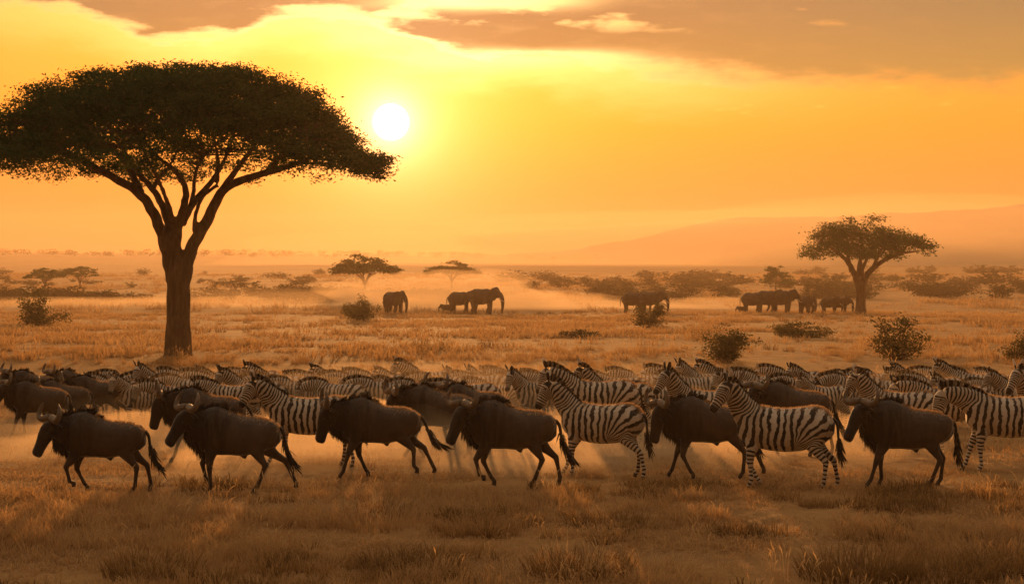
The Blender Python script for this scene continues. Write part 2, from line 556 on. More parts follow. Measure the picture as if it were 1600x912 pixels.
def build_hills():
    """long low hills closing the plain on the right"""
    for name, pts, dist, depth in (
        ('hills', [(700, 402), (880, 394), (1000, 372), (1100, 346), (1200, 338), (1330, 338), (1450, 331), (1600, 320), (1800, 317), (2100, 322), (2500, 345)], 1500, 260),
    ):
        us = np.linspace(pts[0][0], pts[-1][0], 160)
        vs = np.interp(us, [p[0] for p in pts], [p[1] for p in pts])
        ker = np.ones(9) / 9; vs = np.convolve(np.pad(vs, 4, 'edge'), ker, 'valid')
        x = (us - 800) / F * dist
        top = CAMZ + (400 - vs) / F * dist
        top = top + 0.5 * np.sin(x * 0.11) + 0.35 * np.sin(x * 0.31 + 1)
        v = []
        m = 14
        for j in range(m + 1):
            t = j / m
            prof = math.sin(math.pi * t) ** 1.1
            yy = dist - depth * 0.5 + depth * t
            g = ground(x * (yy / dist), np.full_like(x, yy)) - 1.0
            z = g + (top - g) * prof + prof * 0.8 * np.sin(x * 0.05 + j * 1.7)
            v.append(np.stack([x * (yy / dist), np.full_like(x, yy), z], -1))
        v = np.concatenate(v); w = len(us)
        i = np.arange(m * w).reshape(m, w)[:, :-1].ravel()
        f = np.stack([i, i + 1, i + w + 1, i + w], -1)
        tag(link(name, mesh_np(name, v, f, M['hill'])), 'long pale hills fading into the haze behind the plain', 'hills', kind='structure')


build_hills()


def build_haze():
    v = np.array([[sx * 1250, y, z] for z in (-9, 47) for y in (-220, 2020) for sx in (-1, 1)], float)
    f = [[0, 2, 3, 1], [4, 5, 7, 6], [0, 1, 5, 4], [2, 6, 7, 3], [0, 4, 6, 2], [1, 3, 7, 5]]
    me = mesh_np('haze', v, f, mat_volume('dusty_air', (0.97, 0.72, 0.47), 0.00032, 0.42), False)
    tag(link('haze', me), 'warm dusty haze over the whole plain', 'haze', kind='stuff')


build_haze()

# ------------------------------------------------------------------ foliage
def leaf_quads(centres, size, r, flat=0.6, droop=0.0):
    """many small leaf faces (diamond quads) round given points"""
    n = len(centres)
    a = r.normal(size=(n, 3)); a[:, 2] *= flat; a[:, 2] -= droop; a /= np.linalg.norm(a, axis=1)[:, None]
    b = r.normal(size=(n, 3)); b -= a * (a * b).sum(1)[:, None]; b /= np.linalg.norm(b, axis=1)[:, None]
    L = size * r.uniform(0.6, 1.4, n)[:, None]; W = L * r.uniform(0.28, 0.5, n)[:, None]
    v = np.stack([centres - a * L, centres + b * W, centres + a * L, centres - b * W], 1).reshape(-1, 3)
    f = np.arange(n * 4).reshape(n, 4)
    return v, f


def acacia(name, base, H, Rr, zb, limbs, trunk, seed, n_clump, per, leaf, label, group=None, crown_pow=2.6, depth=0.85,
           csx=0.42, csz=0.16, twig_n=260, cat='tree', rim_drop=0.0, centre=0.0, leafmat='leaf', hollow=0.35, lobes=0.25, arch=0.4, blunt=0.0):
    """umbrella thorn: limbs are lists of (x, y, z, radius) in metres about the trunk base"""
    r = np.random.default_rng(seed)
    root = bpy.data.objects.new(name, None); COL.objects.link(root); root.location = base
    tag(root, label, cat, group)
    b = MB()
    n = 16
    tp = spline([t[:3] for t in trunk], 14); tr = np.interp(np.linspace(0, 1, 14), np.linspace(0, 1, len(trunk)), [t[3] for t in trunk])
    secs = []
    for i, p in enumerate(tp):
        secs.append((p, Vector((tr[i] * (1 + 0.05 * math.sin(i * 2.1)), 0, 0)), Vector((0, tr[i], 0))))
    b.loft(secs, n)
    pts_all = []
    for L in limbs:
        k = max(8, int(len(L) * 5))
        q = spline([l[:3] for l in L], k)
        rr = np.interp(np.linspace(0, 1, k), np.linspace(0, 1, len(L)), [l[3] for l in L])
        sc_ = L[-1][3] * 3
        for i in range(1, k):
            jit = 0.18 * rr[i] * math.sin(i * 1.9 + seed)
            q[i] = q[i] + Vector((jit * 0.5, jit, jit * 0.5))
        b.tube(q, list(rr), 9)
        for i in range(k // 3, k): pts_all.append((q[i], rr[i]))
    trunk_me = remesh(b, max(0.05, H * 0.0058), 3) if H > 8 else b.mesh('trunk')
    if not trunk_me.materials: trunk_me.materials.append(M['bark'])
    link('trunk', trunk_me, root)
    # crown envelope
    def top(rad, th):
        lob = 1 + 0.07 * np.sin(3 * th + seed) + 0.05 * np.sin(7 * th + 2 * seed)
        q = np.clip(rad / lob, 0, 1)
        return zb + (H - zb) * (1 - (1 - blunt) * q ** crown_pow) - rim_drop * q ** 4
    lobc = r.uniform(-1, 1, (40, 2)); lobh = r.uniform(-1, 1, 40)
    cl = []
    while len(cl) < n_clump:
        rad = math.sqrt(r.random()) * 1.02; th = r.random() * 2 * math.pi
        t = float(top(rad, th)); lo = zb - rim_drop * rad ** 4 - 0.2 + arch * (1 - rad ** 2)
        s = r.random() ** 0.62
        x, y = rad * math.cos(th), rad * math.sin(th)
        bumpy = lobes * (H - zb) * 0.35 * math.sin(5.1 * x + seed) * math.sin(4.3 * y + 2 * seed)
        z = lo + max(0.15, t - lo + bumpy * (s > 0.6)) * s
        if s < hollow and r.random() < 0.72: continue
        cl.append((x * Rr + centre, y * Rr * depth, z))
    cl = np.array(cl)
    twig = MB()
    P = np.array([p[0] for p in pts_all]); rad_l = np.array([p[1] for p in pts_all])
    for i in r.choice(len(cl), min(twig_n, len(cl)), replace=False):
        c = cl[i]
        d = P - c; dist = np.sqrt((d ** 2).sum(1)) + np.where(d[:, 2] > -0.05, 2.5, 0)
        j = int(dist.argmin()); p = Vector(P[j]); q = Vector(c)
        if (q - p).length < 0.15 or (q - p).length > 0.22 * H: continue
        mid = p.lerp(q, 0.5) + Vector((r.normal() * .1, r.normal() * .1, -0.03 * (q - p).length))
        r0 = min(0.06 * H / 13, rad_l[j] * 0.7)
        g = spline([p, mid, q], 6)
        twig.tube(g, list(np.linspace(r0, r0 * 0.25, 6)), 5)
    tag(link('branches', twig.mesh('branches', M['bark']), root), kind='stuff')
    k = r.integers(int(per * 0.5), int(per * 1.5), len(cl))
    cc = np.repeat(cl, k, 0)
    cc = cc + r.normal(size=cc.shape) * np.array([csx, csx, csz])
    v, f = leaf_quads(cc, leaf, r, 0.5, 0.1)
    link('crown', mesh_np('crown', v, f, M[leafmat], False), root)
    return root


def zlimb(path, s=0.0289 / 1.8242, x0=505, z0=880, dy=None, r0=None, r1=None):
    """path traced on the photo's zoom to metres; dy = depth at the tip"""
    n = len(path); out = []
    for i, (px, pz) in enumerate(path):
        t = i / (n - 1)
        out.append(((px - x0) * s, (dy or 0) * t ** 1.2, (z0 - pz) * s, (r0 or .3) * (1 - t) ** 1.0 + (r1 or .08) * t))
    return out


def big_tree():
    base = at(278, 557, 84) - Vector((0, 0, 0.12))
    limbs = [
        zlimb([(490, 660), (474, 570), (446, 480), (400, 410), (300, 350), (200, 300), (100, 285), (0, 285)], dy=-1.5, r0=.33, r1=.07),
        zlimb([(490, 580), (470, 480), (435, 410), (380, 350), (330, 280), (270, 200)], dy=2.0, r0=.22, r1=.07),
        zlimb([(500, 600), (508, 520), (530, 450), (540, 400), (515, 350), (460, 300), (400, 200)], dy=-2.6, r0=.25, r1=.06),
        zlimb([(430, 405), (450, 365), (475, 330), (500, 270)], dy=1.0, r0=.14, r1=.06),
        zlimb([(525, 480), (548, 430), (590, 370), (620, 300), (640, 220)], dy=3.2, r0=.19, r1=.07),
        zlimb([(520, 660), (541, 570), (584, 490), (630, 400), (700, 365), (800, 335), (890, 300), (960, 275)], dy=1.5, r0=.35, r1=.06),
        zlimb([(625, 410), (680, 345), (740, 280), (790, 210)], dy=-2.8, r0=.18, r1=.06),
        zlimb([(550, 520), (556, 470), (575, 420), (618, 385)], dy=.2, r0=.11, r1=.10),
        zlimb([(615, 380), (622, 330), (620, 280), (600, 210)], dy=-1.0, r0=.15, r1=.06),
        zlimb([(400, 410), (350, 330), (270, 260), (180, 230)], dy=3.5, r0=.2, r1=.05),
        zlimb([(760, 350), (830, 290), (900, 250)], dy=-3.5, r0=.16, r1=.05),
        zlimb([(520, 500), (530, 420), (520, 330), (540, 260)], dy=6.0, r0=.15, r1=.06),
        zlimb([(500, 520), (490, 430), (470, 340), (450, 260)], dy=-5.5, r0=.14, r1=.06),
        zlimb([(240, 325), (170, 270), (90, 220)], dy=-2.5, r0=.13, r1=.05),
    ]
    trunk = [(0, 0, -.2, .80), (0, 0, .25, .66), (0, 0, 1.2, .565), (0.02, 0, 2.6, .53), (0.02, 0, 3.4, .53), (0, 0, 4.0, .50), (0, 0, 4.5, .40)]
    acacia('acacia_tree', base, 13.05, 9.0, 9.25, limbs, trunk, 5, 2000, 100, 0.075,
           'huge umbrella acacia with thick forked trunk and dense dark crown', crown_pow=3.6, depth=.82, twig_n=620,
           csx=.34, csz=.13, centre=0.1, hollow=.42, arch=.35, rim_drop=1.1, blunt=.2)


def auto_limbs(H, zb, Rr, r, n, zfork, tr, depth=.85):
    L = []
    for k in range(n):
        th = 2 * math.pi * (k + r.uniform(-.3, .3)) / n; rad = Rr * r.uniform(.45, .92)
        x, y = rad * math.cos(th), rad * math.sin(th) * depth
        zt = zb + (H - zb) * r.uniform(.05, .45)
        z0 = zfork * r.uniform(.75, 1.0)
        L.append([(0, 0, z0 * .8, tr * .75), (x * .14, y * .14, z0 + (zt - z0) * .35, tr * .6), (x * .4, y * .4, z0 + (zt - z0) * .7, tr * .4),
                  (x * .75, y * .75, zt - .1 * (zt - z0), tr * .24), (x, y, zt, tr * .1)])
        if r.random() < .8:
            a = th + r.uniform(-.7, .7); rd = rad * r.uniform(.5, .9)
            p = L[-1][2]; x2, y2 = rd * math.cos(a), rd * math.sin(a) * depth
            L.append([(p[0], p[1], p[2], tr * .3), ((p[0] + x2) / 2, (p[1] + y2) / 2, (p[2] + zt) / 2 + .1, tr * .2), (x2, y2, zt + .25 * (H - zb), tr * .08)])
    return L


big_tree()


def other_trees():
    s = 227 / F
    b = at(1345, 491)
    s = b.y / F
    r = np.random.default_rng(11)
    H = 150 * s; zb = 92 * s; Rr = 95 * s
    def zl(pts, dy, r0, r1): return zlimb([(p[0], p[1]) for p in pts], s=s, x0=1345, z0=491, dy=dy, r0=r0, r1=r1)
    limbs = [zl([(1344, 455), (1335, 430), (1322, 408), (1300, 390), (1275, 378)], -1.5, .45, .10),
             zl([(1340, 440), (1345, 410), (1352, 390), (1350, 365)], 2.5, .32, .08),
             zl([(1346, 450), (1356, 428), (1380, 408), (1410, 396), (1440, 392)], 1.0, .45, .09),
             zl([(1365, 418), (1372, 395), (1385, 375), (1400, 362)], -2.5, .25, .08),
             zl([(1330, 425), (1325, 395), (1315, 370), (1305, 355)], 2.5, .25, .08),
             zl([(1350, 440), (1340, 400), (1325, 375), (1330, 352)], -4, .22, .07),
             zl([(1395, 402), (1420, 385), (1435, 378)], 3.0, .2, .06),
             zl([(1344, 430), (1360, 400), (1375, 385), (1360, 350)], 5, .22, .07)]
    trunk = [(0, 0, -.3, .85), (0, 0, .3, .68), (0, 0, 1.5, .56), (0, 0, 3.2, .55), (0, 0, 4.0, .42)]
    # two tiers: a high lobe on the left and a lower one on the right
    acacia('acacia_tree', b, H, Rr * .80, zb, limbs, trunk, 21, 240, 60, .15, 'lone flat-topped acacia with open branching standing beside the elephants',
           crown_pow=2.2, depth=.9, twig_n=200, csx=.6, csz=.22, centre=-.9, hollow=.4, lobes=.8)
    tr = bpy.data.objects['acacia_tree.001']
    rr = np.random.default_rng(5)
    cl = np.stack([rr.uniform(1.2, 7.7, 90), rr.normal(0, 2.2, 90), np.zeros(90)], -1)
    cl[:, 2] = 92 * s + 1.9 - ((cl[:, 0] - 4) / 4.6) ** 2 * 1.6 + rr.normal(0, .35, 90)
    cc = np.repeat(cl, 60, 0) + rr.normal(size=(5400, 3)) * np.array([.6, .6, .22])
    v, f = leaf_quads(cc, .15, rr, .5, .1)
    link('crown', mesh_np('crown', v, f, M['leaf'], False), tr)

    def small(u, v, hpx, wpx, seed, label, zfrac=.55, nl=7, dens=1.0, group=None, Y=None, leafmat='leaf', pw=2.2):
        b = at(u, v, Y); s = b.y / F; r = np.random.default_rng(seed)
        H = hpx * s; Rr = wpx / 2 * s; zb = H * zfrac; t = max(.1, H * .03)
        limbs = auto_limbs(H, zb, Rr, r, nl, H * .35, t)
        trunk = [(0, 0, -.3, t * 1.5), (0, 0, .3, t * 1.2), (0, 0, H * .2, t), (0, 0, H * .38, t * .85)]
        k = max(60, int(110 * dens * (Rr / 5) ** 1.3))
        return acacia('acacia_tree', b, H, Rr, zb, limbs, trunk, seed, k, 55, .035 * H, label, group, crown_pow=pw, depth=.9, twig_n=70,
                      csx=Rr * .10, csz=H * .022, hollow=.4, lobes=.7, leafmat=leafmat)
    small(570, 462, 60, 100, 31, 'small flat-topped acacia rising behind the dark bush on the plain', .62, 7, .8)
    small(706, 452, 42, 84, 32, 'faint acacia in the bright dust above the pair of elephants', .6, 7, .8)
    small(70, 456, 38, 60, 33, 'hazy thin acacia above the left bush on the far plain', .6, 6, .6)
    small(125, 452, 36, 66, 34, 'hazy wide acacia standing clear of the left bush on the far plain', .6, 6, .6)
    small(1212, 456, 42, 52, 35, 'domed dark tree on the far plain above the trio of elephants', .35, 6, 1.2, pw=2.0)


other_trees()


def bush_mesh(r, H, W, n_stem, leaf, clumps, per, spread=.16):
    """(stems mesh, foliage mesh)"""
    b = MB(); ends = []
    for k in range(n_stem):
        th = 2 * math.pi * r.random(); rad = W * .5 * math.sqrt(r.random()) * 1.0
        tip = Vector((rad * math.cos(th), rad * math.sin(th) * .8, H * (1 - .55 * (rad / (W * .5)) ** 2) * r.uniform(.65, 1.05)))
        mid = tip * .5 + Vector((0, 0, -.08 * H))
        p = spline([Vector((r.normal() * .05 * W, r.normal() * .05 * W, -.05)), mid, tip], 6)
        b.tube(p, list(np.linspace(.022 * H, .004 * H, 6)), 5)
        ends += [p[i] for i in (2, 3, 4, 5)]
    E = np.array(ends)
    c = E[r.integers(0, len(E), clumps)] + r.normal(size=(clumps, 3)) * np.array([.06 * W, .06 * W, .05 * H])
    c[:, 2] = np.maximum(c[:, 2], .06 * H)
    cc = np.repeat(c, per, 0) + r.normal(size=(clumps * per, 3)) * np.array([spread * .4 * W, spread * .4 * W, spread * .35 * H])
    cc[:, 2] = np.maximum(cc[:, 2], .02)
    v, f = leaf_quads(cc, leaf, r, .8)
    return b, v, f


def bush(u, v, hpx, wpx, seed, label, mat='bushleaf', dens=1.0, Y=None, n_stem=14):
    p = at(u, v, Y); s = p.y / F; r = np.random.default_rng(seed)
    H, W = hpx * s, wpx * s
    st, vv, ff = bush_mesh(r, H, W, n_stem, .028 * (H + W) / 2 + .012, int(95 * dens), 24)
    root = bpy.data.objects.new('bush', None); COL.objects.link(root); root.location = p
    tag(root, label, 'bush')
    link('stems', st.mesh('stems', M['bark']), root)
    link('foliage', mesh_np('foliage', vv, ff, M[mat], False), root)


def bushes():
    bush(55, 512, 56, 92, 41, 'loose leafy bush on the open plain beside the huge acacia', dens=1.3)
    bush(566, 502, 38, 58, 42, 'dense dark bush at the foot of the small acacia', dens=1.7)
    bush(549, 495, 27, 30, 51, 'small black bush touching the dense dark bush at the small acacia', dens=1.6)
    bush(1012, 512, 40, 70, 43, 'leafy bush in front of the two overlapping elephants', dens=1.3)
    bush(1128, 566, 58, 90, 44, 'round leafy bush just behind the herd between zebra rows', dens=1.5)
    bush(1402, 562, 72, 104, 45, 'tall open bush with thin twigs below the lone acacia', dens=1.0, n_stem=22)
    bush(1606, 566, 50, 70, 46, 'green bush at the edge of the herd above a staring zebra', dens=1.4)
    bush(1248, 527, 22, 100, 47, 'low wide dark scrub patch on bare ground behind the herd', dens=1.5)
    bush(900, 527, 14, 70, 48, 'flat brown scrub patch on the plain behind the mixed herd', 'scrub', 1.0)
    bush(1264, 474, 34, 32, 49, 'dark bush behind the young elephant facing us', 'scrub', 1.4, Y=285)
    bush(1170, 590, 26, 80, 50, 'low grey scrub clump among the back zebras', 'scrub', 1.2, Y=66)
    # scattered scrub over the far plain: low bushes and little trees, shared meshes
    r = np.random.default_rng(99)
    protos = []
    for k in range(6):
        st, v, f = bush_mesh(r, 1.0, 1.7, 9, .085, 46, 12, .22)
        n0 = len(v)
        me = mesh_np('far_bush', v, f, M['scrub'], False)
        protos.append(me)
    spots = []
    def band(n, u0, u1, v0, v1, h0, h1):
        for _ in range(n): spots.append((r.uniform(u0, u1), r.uniform(v0, v1), r.uniform(h0, h1)))
    band(46, -40, 560, 462, 471, 9, 22)
    band(16, 430, 560, 462, 470, 14, 24)
    band(22, 600, 700, 462, 468, 8, 18)
    band(34, -60, 520, 426, 450, 5, 12)
    band(50, 780, 1240, 432, 452, 7, 16)
    band(46, 1200, 1660, 440, 470, 10, 24)
    band(34, 1250, 1660, 424, 440, 6, 14)
    band(26, 930, 1160, 455, 470, 8, 18)
    spots = spots[:290]
    for u, v, h in spots:
        p = at(u, v); s = p.y / F
        o = link('scrub_bush', protos[int(r.integers(6))], loc=p)
        q = h * s
        o.scale = (q * r.uniform(1.0, 3.0), q * r.uniform(1.0, 1.6), q); o.rotation_euler = (0, 0, r.uniform(-.4, .4))
        tag(o, 'low hazy scrub bush scattered on the far plain', 'bush', 'scrub bushes of the far plain')
    # the wooded skyline
    vs, fs, n0 = [], [], 0
    for k in range(150):
        u = r.uniform(-150, 760) if k < 110 else r.uniform(760, 1500)
        Y = r.uniform(1380, 1500); x = (u - 800) / F * Y
        H = r.uniform(3.0, 6.5) * (1 if k < 110 else .75); W = r.uniform(4, 11) * (1 if k < 110 else .7)
        c = np.stack([r.normal(size=60) * W * .33, r.normal(size=60) * W * .3, H * r.uniform(.15, 1, 60) ** .6], -1)
        c = c + np.array([x, Y, gz(x, Y) - .3])
        v, f = leaf_quads(c, .75, r, .6)
        vs.append(v); fs.append(f + n0); n0 += len(v)
    tag(link('skyline_woodland', mesh_np('skyline_woodland', np.concatenate(vs), np.concatenate(fs), M['scrub'], False)),
        'thin line of far-off trees along the horizon', 'woodland', kind='stuff')


bushes()

# ------------------------------------------------------------------ animals
FRONT = dict(  # knee, fetlock, hoof offsets from the shoulder line (forward is -x)
    back=[(.05, .37), (.16, .13), (.20, .05)], mid=[(-.01, .38), (.01, .12), (-.02, .03)],
    fwd=[(-.12, .40), (-.20, .13), (-.25, .03)], lift=[(-.16, .44), (-.10, .20), (-.03, .15)], slant=[(-.05, .38), (.07, .14), (.12, .05)])
HIND = dict(   # stifle, hock, fetlock, hoof
    back=[(-.05, .66), (.21, .44), (.27, .14), (.25, .03)], mid=[(-.08, .66), (.10, .43), (.07, .12), (.03, .03)],
    fwd=[(-.14, .65), (.0, .43), (-.12, .13), (-.17, .03)], lift=[(-.10, .67), (.10, .48), (.10, .22), (.16, .13)], far=[(-.02, .66), (.27, .48), (.40, .21), (.44, .10)])


def leg_pts(kind, pose, x0, y, ztop):
    if kind == 'f':
        k, f, h = FRONT[pose]
        return [(x0 + .01, y * .75, ztop), (x0 + .02 + k[0] * .25, y * .92, .62), (x0 + k[0] * .6, y, .52), (x0 + k[0], y, k[1]), (x0 + k[0] * .6 + f[0] * .4, y, k[1] * .6 + f[1] * .4),
                (x0 + f[0], y, f[1]), (x0 + h[0], y, h[1] + .035), (x0 + h[0] - .015, y, max(h[1] - .03, 0))]
    s, k, f, h = HIND[pose]
    return [(x0 + .02, y * .55, ztop), (x0 + s[0] * .6, y * .8, .80), (x0 + s[0], y * .95, s[1]), (x0 + s[0] * .45 + k[0] * .55, y, s[1] * .45 + k[1] * .55), (x0 + k[0], y, k[1]),
            (x0 + k[0] * .55 + f[0] * .45, y, k[1] * .55 + f[1] * .45), (x0 + f[0], y, f[1]), (x0 + h[0], y, h[1] + .035), (x0 + h[0] - .015, y, max(h[1] - .03, 0))]


def add_leg(b, kind, pts, k=1.0):
    if kind == 'f': rad = [.13, .095, .068, .046, .032, .035, .036, .043]; lat = [.75, .75, .85, .95, .9, 1, 1, 1]
    else: rad = [.19, .165, .125, .066, .050, .033, .036, .037, .043]; lat = [.6, .62, .65, .75, .75, .9, 1, 1, 1]
    b.tube(pts, [q * k for q in rad], 10, lat, (0, 1, 0))


def torso(b, secs, p=2.2):
    b.loft([((x, 0, (t + o) / 2), (0, w, 0), (0, 0, (t - o) / 2)) for x, t, o, w in secs], 18, p)


class Neck:
    """bends neck and head: pitch (+ raises) and yaw (+ to the animal's left, towards the camera) about the neck base"""
    def __init__(s, base, poll, pitch=0, yaw=0, nod=0):
        s.b, s.poll = Vector(base), Vector(poll)
        s.pi, s.ya, s.no = R(pitch), R(yaw), R(nod)
    def __call__(s, p, w=1.0, head=False):
        p = Vector(p)
        if head: p = s.poll + Matrix.Rotation(s.no, 3, 'Y') @ (p - s.poll)
        q = Matrix.Rotation(s.pi * w, 3, 'Y') @ (p - s.b)
        return s.b + Matrix.Rotation(s.ya * w, 3, 'Z') @ q
    def d(s, v, w=1.0, head=False):
        return s(s.b + Vector(v), w, head) - s(s.b, w, head)


def hair(spec, r, name, mat, width=.012, phase=None, dark=None):
    """blades: list of (root, tip); tapered ribbons of two crossed faces"""
    v, f, at_, dk = [], [], [], []
    for i, (a, t) in enumerate(spec):
        a, t = Vector(a), Vector(t); d = (t - a)
        if d.length < 1e-5: continue
        s = d.cross(Vector((r.normal(), r.normal(), r.normal()))).normalized() * width
        m = a.lerp(t, .55) + s * .3
        n = len(v)
        v += [a - s, a + s, m + s * .8, m - s * .8, t]
        f += [[n, n + 1, n + 2, n + 3], [n + 3, n + 2, n + 4]]
        if phase is not None: at_ += [phase[i]] * 5; dk += [0, 0, .1, .1, .9]
    me = mesh_np(name, v, f, mat)
    if phase is not None: attr(me, 'stripe', at_); attr(me, 'dark', dk)
    return me


def polyd(P, pts):
    """distance from points P to a polyline and arc position"""
    best = np.full(len(P), 1e9); arc = np.zeros(len(P)); s0 = 0
    for a, b in zip(pts[:-1], pts[1:]):
        a, b = np.array(a), np.array(b); ab = b - a; L = np.linalg.norm(ab) + 1e-9
        t = np.clip(((P - a) @ ab) / L ** 2, 0, 1); d = np.linalg.norm(P - (a + t[:, None] * ab), axis=1)
        m = d < best; best[m] = d[m]; arc[m] = (s0 + t * L)[m]; s0 += L
    return best, arc


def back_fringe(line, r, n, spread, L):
    """short hairs added along the top line, coloured pale as a rim of light"""
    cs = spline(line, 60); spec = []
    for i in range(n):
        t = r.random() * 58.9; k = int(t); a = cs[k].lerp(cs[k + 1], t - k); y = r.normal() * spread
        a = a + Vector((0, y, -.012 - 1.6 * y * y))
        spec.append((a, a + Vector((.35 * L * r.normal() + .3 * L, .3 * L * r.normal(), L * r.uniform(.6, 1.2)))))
    me = hair(spec, r, 'rim_light_hair', M['fringe'], .005)
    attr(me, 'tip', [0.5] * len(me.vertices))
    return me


def tail_parts(base, path, r, tuft_from, tuft_len, rad, mat, voxel_mat):
    b = MB(); p = spline(path, 12)
    b.tube(p, list(np.linspace(rad, rad * .45, 12)), 7)
    spec = []
    for i in range(150):
        t = tuft_from + (1 - tuft_from) * r.random()
        k = min(int(t * 11), 10); a = p[k].lerp(p[k + 1], t * 11 - k)
        d = (p[min(k + 1, 11)] - p[k]).normalized()
        o = Vector(r.normal(size=3)) * .016
        spec.append((a + o, a + o * 2.2 + d * tuft_len * r.uniform(.5, 1.1) + Vector(r.normal(size=3)) * .02))
    return b, spec


def make_wildebeest(name, legs, seed, pitch=0, yaw=0, nod=0, tail=0, voxel=.0155):
    """legs: near front, far front, near hind, far hind poses; near is -y"""
    r = np.random.default_rng(seed)
    nk = Neck((-.28, 0, .98), (-.57, 0, 1.18), pitch, yaw, nod)
    b = MB()
    torso(b, [(-.36, 1.15, .70, .12), (-.30, 1.25, .63, .165), (-.20, 1.305, .59, .20), (-.055, 1.325, .58, .228), (.11, 1.255, .58, .24), (.30, 1.165, .565, .25), (.495, 1.145, .60, .235),
              (.66, 1.12, .65, .21), (.797, 1.04, .70, .16), (.875, .97, .78, .09)])
    nsec = [(-.22, 1.275, .62, .18, .1), (-.32, 1.265, .66, .15, .3), (-.42, 1.255, .725, .122, .55), (-.52, 1.25, .80, .10, .8), (-.60, 1.24, .87, .088, 1.0)]
    b.loft([(nk((x, 0, (t + o) / 2), w), nk.d((0, h, 0), w), nk.d((-.06, 0, (t - o) / 2), w)) for x, t, o, h, w in nsec], 16)
    hs = [(-.53, 1.19, .07, .075), (-.575, 1.165, .12, .09), (-.63, 1.085, .135, .088), (-.69, .985, .122, .078), (-.745, .88, .098, .064), (-.79, .795, .09, .064), (-.822, .73, .088, .07), (-.838, .685, .055, .052)]
    ax = Vector((-.87, 0, .49))
    b.loft([(nk((x, 0, z), 1, True), nk.d((0, h, 0), 1, True), nk.d(ax * d, 1, True)) for x, z, d, h in hs], 14, 2.3)
    for sy in (-1, 1):   # ears, brows
        c = Vector((-.545, sy * .15, 1.165)); L = Vector((.035, sy * .085, -.03))
        b.ellipsoid(nk(c, 1, True), nk.d(L, 1, True), nk.d((.0, .01, .035), 1, True), nk.d((.022, -.008 * sy, 0), 1, True))
        b.ellipsoid(nk((-.67, sy * .07, 1.06), 1, True), nk.d((.035, 0, -.04), 1, True), nk.d((0, .025, 0), 1, True), nk.d((.02, 0, .02), 1, True))
    for sy in (-1, 1):
        b.ellipsoid((-.13, sy * .165, .93), (-.06, 0, .25), (.12, 0, .03), (0, .075, 0))      # shoulder
        b.ellipsoid((.70, sy * .13, .90), (.04, 0, .20), (.15, 0, 0), (0, .095, 0))            # haunch
    LP = []
    for i, (k, p) in enumerate(zip('ffhh', legs)):
        y = -.125 if i % 2 == 0 else .125
        q = leg_pts(k, p, -.17 if k == 'f' else .66, y, .86 if k == 'f' else .93)
        add_leg(b, k, q); LP.append(q)
    b.tube([(.30, 0, .60), (.34, 0, .545), (.35, 0, .525)], [.05, .035, .012], 8)
    me = remesh(b, voxel, 4, .5)
    P = coords(me)
    head = [tuple(nk((x, 0, z), 1, True)) for x, z, _, _ in hs]
    d, arc = polyd(P, head)
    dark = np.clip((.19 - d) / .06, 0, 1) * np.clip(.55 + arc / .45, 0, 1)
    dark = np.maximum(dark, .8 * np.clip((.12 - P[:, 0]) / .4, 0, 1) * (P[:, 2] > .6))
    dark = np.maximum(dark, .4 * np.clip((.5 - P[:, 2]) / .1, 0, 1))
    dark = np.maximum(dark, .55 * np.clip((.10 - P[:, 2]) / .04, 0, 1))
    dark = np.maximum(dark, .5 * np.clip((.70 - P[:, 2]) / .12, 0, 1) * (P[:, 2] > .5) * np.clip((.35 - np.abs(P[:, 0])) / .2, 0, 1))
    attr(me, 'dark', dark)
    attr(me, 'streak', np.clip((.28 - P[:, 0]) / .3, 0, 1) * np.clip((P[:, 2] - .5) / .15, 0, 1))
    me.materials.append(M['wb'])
    parts = []
    for sy in (-1, 1):
        hp = [(-.58, sy * .03, 1.28), (-.60, sy * .11, 1.275), (-.62, sy * .21, 1.25), (-.625, sy * .30, 1.275), (-.605, sy * .335, 1.36), (-.585, sy * .30, 1.45), (-.575, sy * .25, 1.51)]
        h = MB(); q = spline([nk(p, 1, True) for p in hp], 18); h.tube(q, list(np.interp(np.linspace(0, 1, 18), [0, .2, .5, .8, 1], [.060, .058, .046, .030, .008])), 9)
        parts.append(('horn', h.mesh('horn', M['horn'])))
        e = MB(); e.ellipsoid(nk((-.688, sy * .083, 1.055), 1, True), (.017, 0, 0), (0, .013, 0), (0, 0, .017), 10, 7)
        parts.append(('eye', e.mesh('eye', M['eye'])))
    spec = []
    crest = [(-.60, 1.235, 1.), (-.52, 1.245, .8), (-.42, 1.255, .55), (-.32, 1.275, .3), (-.2, 1.295, .05), (-.055, 1.315, 0), (.06, 1.27, 0), (.17, 1.22, 0)]
    cp = [nk((x, 0, z), w) for x, z, w in crest]; cs = spline(cp, 60)
    for i in range(620):
        t = r.random() * 58.9; k = int(t); a = cs[k].lerp(cs[k + 1], t - k)
        L = (.085 + .045 * math.sin(t * .55 + seed) * (r.random() > .3)) * r.uniform(.5, 1.2) * (1 - .6 * max(0, (t - 48) / 11))
        a = a + Vector((0, r.normal() * .012, -.03))
        spec.append((a, a + Vector((.055 + .03 * r.normal(), .03 * r.normal(), L))))
    for i in range(280):      # the part of the mane that hangs down the neck and shoulder
        t = r.random() * 50; k = int(t); sy = -1 if r.random() < .5 else 1
        w = .10 + .09 * t / 50; dz = r.uniform(.02, .22)
        a = cs[k] + Vector((0, sy * (w * min(1, .45 + dz * 3.2) + .004), -dz))
        spec.append((a, a + Vector((.035 + .03 * r.normal(), sy * .016, -r.uniform(.07, .16)))))
    parts.append(('mane', hair(spec, r, 'mane', M['black_hair'], .011)))
    spec = []
    th = [(-.60, .93, 1.), (-.535, .885, 1.), (-.465, .82, .8), (-.37, .745, .55), (-.28, .68, .3), (-.2, .635, .1)]
    ts = spline([nk((x, 0, z), w) for x, z, w in th], 40)
